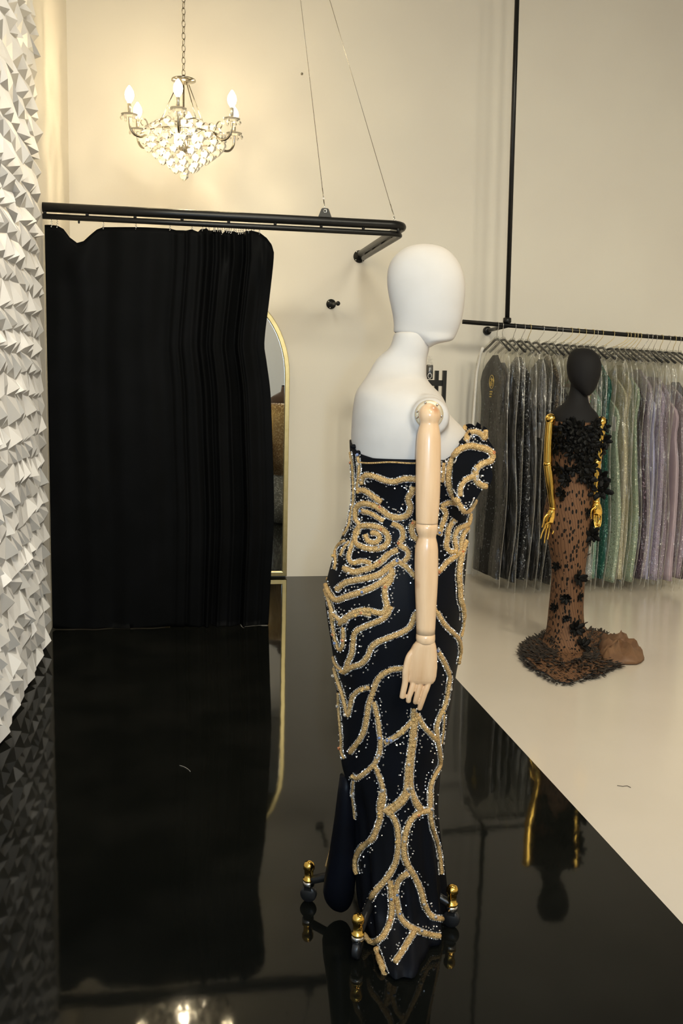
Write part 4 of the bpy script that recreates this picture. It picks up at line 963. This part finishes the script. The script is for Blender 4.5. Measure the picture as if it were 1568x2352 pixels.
bags = [  # hook px, gown, top of gown below the rail, label
 (1142, 'black', .30, 'clear garment bag with round gold monogram and white zip, leftmost on the rail'),
 (1153, 'blackmatte', .34, 'clear garment bag with black gown, second on the rail, right behind the monogrammed bag'),
 (1182, 'black', .40, 'clear garment bag with glittering black gown, third from the left end of the rail'),
 (1203, 'silverblack', .30, 'clear garment bag with gunmetal sequin gown, fourth from the left end of the rail'),
 (1217, 'blackmatte', .50, 'clear garment bag with plain black gown, fifth from the left end of the rail'),
 (1247, 'black', .55, 'clear garment bag with black gown and a white card tag, left of the charcoal mannequin'),
 (1277, 'charcoal', .30, 'clear garment bag with charcoal beaded gown just left of the charcoal mannequin head'),
 (1290, 'bronze', .28, 'clear garment bag with bronze beaded gown behind the left side of the charcoal mannequin head'),
 (1312, 'black', .40, 'clear garment bag with black gown directly behind the charcoal mannequin'),
 (1328, 'charcoal', .45, 'clear garment bag with charcoal gown whose hook sits above the charcoal mannequin head'),
 (1344, 'silver', .45, 'clear garment bag with silver beaded gown showing at the right shoulder of the charcoal mannequin'),
 (1362, 'nude', .34, 'clear garment bag with nude gown covered in bright green sequins'),
 (1371, 'silver', .40, 'clear garment bag with pale silver gown right of the green-sequinned nude gown'),
 (1383, 'mint', .42, 'clear garment bag with mint sequin gown left of the dark teal gown'),
 (1409, 'teal', .30, 'clear garment bag with dark teal beaded gown, the darkest green on the rail'),
 (1440, 'sage', .48, 'clear garment bag with sage gown and white card tag, right of the dark teal gown'),
 (1447, 'champagne', .36, 'clear garment bag with champagne beaded gown, left one of the champagne pair'),
 (1456, 'champagne', .30, 'clear garment bag with bright champagne beaded gown, right one of the champagne pair'),
 (1463, 'sage', .34, 'clear garment bag with pale sage gown just right of the champagne gowns'),
 (1471, 'plum', .40, 'clear garment bag with dark plum gown left of the lilac gowns'),
 (1487, 'lilac', .32, 'clear garment bag with lilac beaded gown left of the lavender tulle gown'),
 (1497, 'lavender', .42, 'clear garment bag with puffy lavender tulle gown near the right edge of the photo'),
 (1507, 'lilac', .36, 'clear garment bag with lilac gown just right of the lavender tulle gown'),
 (1521, 'mauve', .36, 'clear garment bag with mauve beaded gown left of the dusty pink gown'),
 (1538, 'pink', .46, 'clear garment bag with dusty pink tulle gown at the right edge of the photo'),
 (1551, 'mauve', .40, 'clear garment bag with mauve gown, second from the right edge of the photo'),
 (1562, 'plum', .38, 'clear garment bag with plum gown, last at the right edge of the photo'),
]
PH = [.4, 2.1, 4.0, 1.3, 5.2, 3.3]
HX = [gr(b[0], 750).x for b in bags]
MX = [.2 * HX[i] + .8 * (HX[0] + (HX[-1] - HX[0]) * i / (len(bags) - 1)) for i in range(len(bags))]
def wav(rn):
    ph = PH
    return lambda y, z: .006 * sin(y * 19 + ph[0] + z * 1.2) + .004 * sin(y * 37 + ph[1] - z * 2) + .011 * sin(z * 3.1 + ph[2]) + .006 * sin(z * 6.3 + y * 9 + ph[3])
for bi, (u, gk_, gtop, lab) in enumerate(bags):
    rn = random.Random(100 + bi)
    x0 = gr(u, 750).x; zr_ = grz(x0); w = wav(rn)
    e = thing('bagged_gown', (x0, YG, zr_), lab, 'garment bag', 'bagged gowns on the clothes rail')
    tilt = -.15; nf = rn.uniform(.86, 1.12); npz = rn.uniform(0, 6); gaps = [abs(MX[k] - MX[bi]) for k in (bi - 1, bi + 1) if 0 <= k < len(bags)]; TH = min(gaps) * .47
    bot = max(zr_ - rn.uniform(.006, .045), .5)      # length below rail: ends just above the floor
    def P(dx, dy, h):
        q = min(max((h - .03) / .10, 0), 1); q = q * q * (3 - 2 * q)
        return Vector((x0 + (MX[bi] - x0) * q + dx + dy * tilt, YG + dy, zr_ - h))
    # hanger: hook over the rail, neck and shoulders
    hk = MB(); Z = []
    for k in range(9):
        a = PI * 1.15 - PI * 1.15 * k / 8
        Z.append(P(0, .0185 * cos(a) * 1.0, -.0185 * sin(a) if True else 0))
    Z = Z[::-1]
    Z = [P(0, .019 * cos(t), -.019 * sin(t)) for t in [-.5 + (PI + .5) * k / 10 for k in range(11)]] + [P(0, -.015, .03), P(0, 0, .055), P(0, 0, .10)]
    hg = MB().tube(spline([P(0, -.20, .185), P(0, -.11, .145), P(0, -.02, .105), P(0, .02, .105), P(0, .11, .145), P(0, .20, .185)], .03), .009, 8).build('hanger', M['hangplastic'], e)
    MB().tube(Z, .0021, 6).build('hook', M['brass'] if rn.random() < .6 else M['chrome'], hg)
    # gown
    gtop = .19 + (gtop - .28) * 1.25
    m = MB(); R = []
    gw = rn.uniform(.9, 1.1); full = .045 if gk_ in ('lavender', 'pink') else .026
    kf = rn.choice((7, 9, 11)); pp = rn.uniform(0, 6)
    hs = [gtop + (bot - .06 - gtop) * k / 26 for k in range(27)]
    for h in hs:
        t = (h - gtop) / (bot - gtop)
        hw = float(np.interp(t, [0, .025, .07, .12, .2, .35, .6, 1], [.04, .09, .165, .195, .175, .205, .215, .235])) * min(gw, 1.04)
        ht = float(np.interp(t, [0, .05, .3, .7, 1], [.3, .5, .5, .62, .66])) * TH
        ring = []
        for k in range(48):
            a = 2 * PI * k / 48; q = 1 + .12 * t * sin(a * kf + pp) + .06 * sin(a * 5 + h * 3)
            y = hw * abs(cos(a)) ** .6 * (1 if cos(a) > 0 else -1) * (1 + .03 * sin(a * kf)) * (1 if cos(a) > 0 else nf * (1 + .05 * sin(h * 5 + npz))); xx = ht * sin(a) * q
            ring.append(P(xx + w(y, h) * .8, y, h + .012 * sin(a * 6) * (t > .97)))
        R.append(ring)
    m.rings(R[::-1]); m.build('gown', GM[gk_], e)
    # clear bag
    m = MB(); R = []
    hh = [.085, .10, .115, .135, .16, .19, .225] + [.27 + (bot - .27) * k / 22 for k in range(23)]
    edgeL, edgeR = [], []
    for h in hh:
        hw = float(np.interp(h, [.085, .10, .135, .19, .25, .34, bot * .7, bot], [.022, .045, .12, .205, .243, .255, .255, .262]))
        ht = float(np.interp(h, [.085, .11, .2, .6, 1.2, bot], [.3, .42, .72, .78, .78, .72])) * TH
        ring = []
        for k in range(44):
            a = 2 * PI * k / 44
            y = hw * (abs(cos(a)) ** .55) * (1 if cos(a) > 0 else -nf * (1 + .05 * sin(h * 5 + npz)))
            xx = ht * (abs(sin(a)) ** .75) * (1 if sin(a) > 0 else -1) * (1 + .16 * sin(a * 5 + h * 1.5 + pp) + .12 * sin(a * 11 - h * 2 + bi))
            jag = .02 * sin(a * 3 + pp) + .012 * sin(a * 7) if h == hh[-1] else 0
            ring.append(P(xx + w(y, h), y, h - jag + (0 if h != hh[-1] else 0)))
        R.append(ring); edgeL.append(ring[22]); edgeR.append(ring[0])
    m.rings(R[::-1], (False, True))
    bg = m.build('bag', M['plastic'], e)
    MB().tube(edgeL, .0026, 6).build('bag_seam', M['seam'], bg)
    MB().tube(edgeR, .0026, 6).build('bag_seam', M['seam'], bg)
    if bi == 0:
        zp = [P(-TH * 1.1 - .018, float(np.interp(h, [.12, .2, .34, .7, 2], [.06, .12, .17, .195, .215])), h) for h in [.16, .2, .26, .34] + [.4 + .06 * k for k in range(20)]]
        zz = [Vector((min(p.x, p.x + w(.13, .5)), p.y, p.z)) for p in zp]
        MB().tube(zz, .011, 6).build('white_zip', M['piping'], bg)
        # round gold monogram printed on the bag, with small illegible lettering beneath
        yc = YG - .03; zc_ = aty(1138, 877, YG).z; xs_ = MX[0] - TH - .012
        lg = MB()
        def G(a, b): return Vector((xs_, yc - a, zc_ + b))
        rr = .047
        lg.tube([G(rr * cos(t), rr * sin(t)) for t in [2 * PI * k / 32 for k in range(32)]], .0022, 6, True)
        lg.tube([G(-.024 + .019 + .019 * cos(t), -.012 + .019 * sin(t)) for t in [PI * .75 + (PI * 1.35) * k / 16 for k in range(17)]], .0022, 6)
        lg.tube([G(-.006, .030), G(-.006, -.022)], .0022, 6); lg.tube([G(-.026, .018), G(.022, .020)], .0022, 6)
        lg.tube([G(.016 + .010 * cos(t), .006 + .010 * sin(t)) for t in [-.8 + 3.6 * k / 10 for k in range(11)]], .0022, 6)
        for row in range(3):
            for k in range(7 - row):
                lg.tube([G(-.03 + k * .009, -.066 - row * .017), G(-.03 + k * .009, -.076 - row * .017)], .0013, 5)
        lgo = lg.build('gold_monogram', mat('gold_print', (.75, .55, .16), .35, .6, var=((.65, .46, .12), 60, .4, .7)), bg)
        lgo['label'] = 'round gold monogram with small lettering below'
    if bi in (5, 15):
        c = P(-TH * .95, -.17, .72 if bi == 5 else .64)
        MB().box(c, (.002, .05, .105), 0).build('card_tag', M['tagpaper'], e, smooth=False)

# ------------------------------------------------------------------ metal shelf with bottle, behind the white mannequin
yf = 6.42
px_ = aty(1020, 870, yf); zt_ = px_.z + (870 - 850) / F * 6.6
x1 = px_.x; x0_ = x1 - .46; yb = 6.62
ES = thing('shelf_stand', ((x0_ + x1) / 2, (yf + yb) / 2, 0), 'black metal shelf stand with square posts, mostly hidden behind the white mannequin', 'shelf')
ztop = aty(1020, 851, yf).z; zs = aty(1010, 880, yf).z
for x in (x0_, x1):
    for y in (yf, yb):
        MB().box((x, y, ztop / 2), (.026, .026, ztop)).build('post', M['blackmetal'], ES, smooth=False)
for z in (zs, zs - .42, zs - .84, .18):
    MB().box(((x0_ + x1) / 2, (yf + yb) / 2, z), (x1 - x0_, yb - yf, .04)).build('shelf_board', M['blackmetal'], ES, smooth=False)
bp_ = aty(985, 875, (yf + yb) / 2 - .02)
zb_ = zs + .0205
EBT = thing('bottle', (bp_.x, bp_.y, zb_), 'small clear bottle with dark liquid on top of the black shelf stand', 'bottle')
MB().lathe([(.022, .002), (.026, .006), (.026, .105), (.02, .12), (.012, .128), (.012, .14)], (bp_.x, bp_.y, zb_), seg=18).build('bottle_glass', M['glass'], EBT)
MB().lathe([(.020, .005), (.0245, .008), (.0245, .098), (.019, .104)], (bp_.x, bp_.y, zb_), seg=18).build('liquid', mat('dark_liquid', (.008, .009, .012), .15, var=((.012, .012, .016), 20, .4, .7)), EBT)
MB().lathe([(.022, .140), (.022, .144), (.006, .146), (.006, .156), (.014, .158), (.014, .163)], (bp_.x, bp_.y, zb_), seg=18).build('stopper', M['glass'], EBT)
MB().tube([Vector((bp_.x + .013 * cos(t) - .003, bp_.y - .0262, zb_ + .028 + .018 * sin(t))) for t in [2 * PI * k / 20 for k in range(20)]], .0024, 6, True).build('ring_mark', M['tagpaper'], EBT)

# ------------------------------------------------------------------ dress form seen in the mirror
T = Vector((1.12, 4.3, 0))
EF = thing('dress_form', T, 'brown dress form in a beaded fringe top, seen reflected in the arched mirror', 'dress form')
def ringz(rows, seg=28):
    return MB().rings([[T + Vector((a * cos(2 * PI * k / seg), b * sin(2 * PI * k / seg), z)) for k in range(seg)] for z, a, b in rows])
ringz([(.85, .12, .10), (1.0, .11, .09), (1.12, .14, .11), (1.22, .165, .11), (1.285, .16, .095), (1.32, .11, .08), (1.345, .06, .06), (1.40, .05, .05), (1.405, .03, .03)]).build('torso', mat('brown_jersey', (.10, .06, .04), .7, var=((.085, .05, .035), 10, .4, .7)), EF)
ft = ringz([(.50, .135, .14), (.7, .14, .135), (.9, .14, .12), (1.02, .125, .105), (1.12, .155, .125), (1.2, .172, .122), (1.23, .165, .115)])
ft.build('beaded_top', sequin('rose_beads', (.36, .25, .18), glint=(.9, .8, .65), gl=.3), EF)
fr_ = MB()
for k in range(90):
    a = 2 * PI * k / 90
    fr_.tube([T + Vector((.176 * cos(a), .128 * sin(a), 1.22)), T + Vector((.155 * cos(a), .14 * sin(a), 1.0)), T + Vector((.14 * cos(a), .15 * sin(a), .52 + .03 * sin(k * 2.3)))], .0022, 5)
fo = fr_.build('bead_fringe', M['stone_gold'], EF); fo['kind'] = 'stuff'
ringz([(.012, .13, .15), (.25, .13, .145), (.5, .13, .125), (.52, .14, .12)]).build('skirt', sequin('grey_tulle', (.30, .31, .30), glint=(.8, .82, .84), gl=.2), EF)
MB().lathe([(.05, 1.40), (.05, 1.41), (.02, 1.418)], T, seg=20).build('neck_cap', M['blackmetal'], EF)

# ------------------------------------------------------------------ threads on the floor
tag(MB().tube(spline([onfloor(u, v, .002) for u, v in ((1417, 1804), (1430, 1806), (1440, 1805), (1448, 1809))], .01), .0012, 5).build('thread', M['thread']), 'dark loose thread on the cream floor, right of the black floor edge', 'thread')
tag(MB().tube(spline([onfloor(u, v, .002) for u, v in ((412, 1758), (422, 1761), (432, 1767), (437, 1772))], .01), .0012, 5).build('thread', M['palethread']), 'pale loose thread on the black floor in front of the curtain', 'thread')

# ------------------------------------------------------------------ lights
def light(name, kind, loc, power, col, **kw):
    l = bpy.data.lights.new(name, kind); l.energy = power; l.color = col
    for a, b in kw.items(): setattr(l, a, b)
    o = bpy.data.objects.new(name, l); COL.objects.link(o); o.location = loc; return o
light('camera_flash', 'POINT', CAM + RT * .115 + UP * .02 - fwd * .02, 128, (.54, .75, 1.0), shadow_soft_size=.022)
for x, y_, zt_, pw in ((.1, -.5, .7, 19), (.95, -2.7, .6, 27), (2.9, -1.1, .3, 19), (4.3, -2.1, .2, 22)):      # track lamps above and behind the camera, aimed at the back wall
    o = light('unseen_lamp', 'AREA', (x, y_, 4.95), pw, (1, .93, .73), shape='DISK', size=.9, spread=1.2)
    o.rotation_euler = (Vector((x, 7.07, zt_)) - o.location).to_track_quat('-Z', 'Y').to_euler()
o = light('unseen_lamp', 'AREA', (1.1, 3.5, 5.0), 15, (1, .93, .81), shape='DISK', size=.3, spread=1.25)      # added lamp without a known source, brightens the panelled wall
o.rotation_euler = (Vector((-.7, 4.3, .9)) - o.location).to_track_quat('-Z', 'Y').to_euler()
for x, y in ((1.1, -3.0), (3.6, -3.0)):  # added lamps out of view, brighten the front wall reflected in the mirror
    light('unseen_lamp', 'AREA', (x, y, ZC - .08), 40, (1, .88, .70), shape='DISK', size=.35)
for x, y in ((2.8, 2.2), (4.6, 2.4)):  # downward lamps out of view, added to lift the floor brightness
    light('unseen_lamp', 'AREA', (x, y, ZC - .08), 26, (1, .88, .70), shape='DISK', size=.35, spread=1.5)
for p in bulbs: light('bulb_light', 'POINT', p, 20, (1, .79, .45), shadow_soft_size=.03)
for q in (0, 1): light('added_basket_light', 'POINT', (CX, CY, cz((312, 345)[q])), 22, (1, .82, .54), shadow_soft_size=.03)  # added point lights that brighten the crystal drops from within
w = bpy.data.worlds.new('world'); SC.world = w; w.use_nodes = True
w.node_tree.nodes['Background'].inputs[0].default_value = (.9, .85, .75, 1); w.node_tree.nodes['Background'].inputs[1].default_value = .0
SC.view_settings.view_transform = 'Standard'; SC.view_settings.look = 'None'; SC.view_settings.gamma = 1; SC.view_settings.use_curve_mapping = False
SC.view_settings.exposure = 0
SC.cycles.transparent_max_bounces = 32
SC.cycles.max_bounces = 8
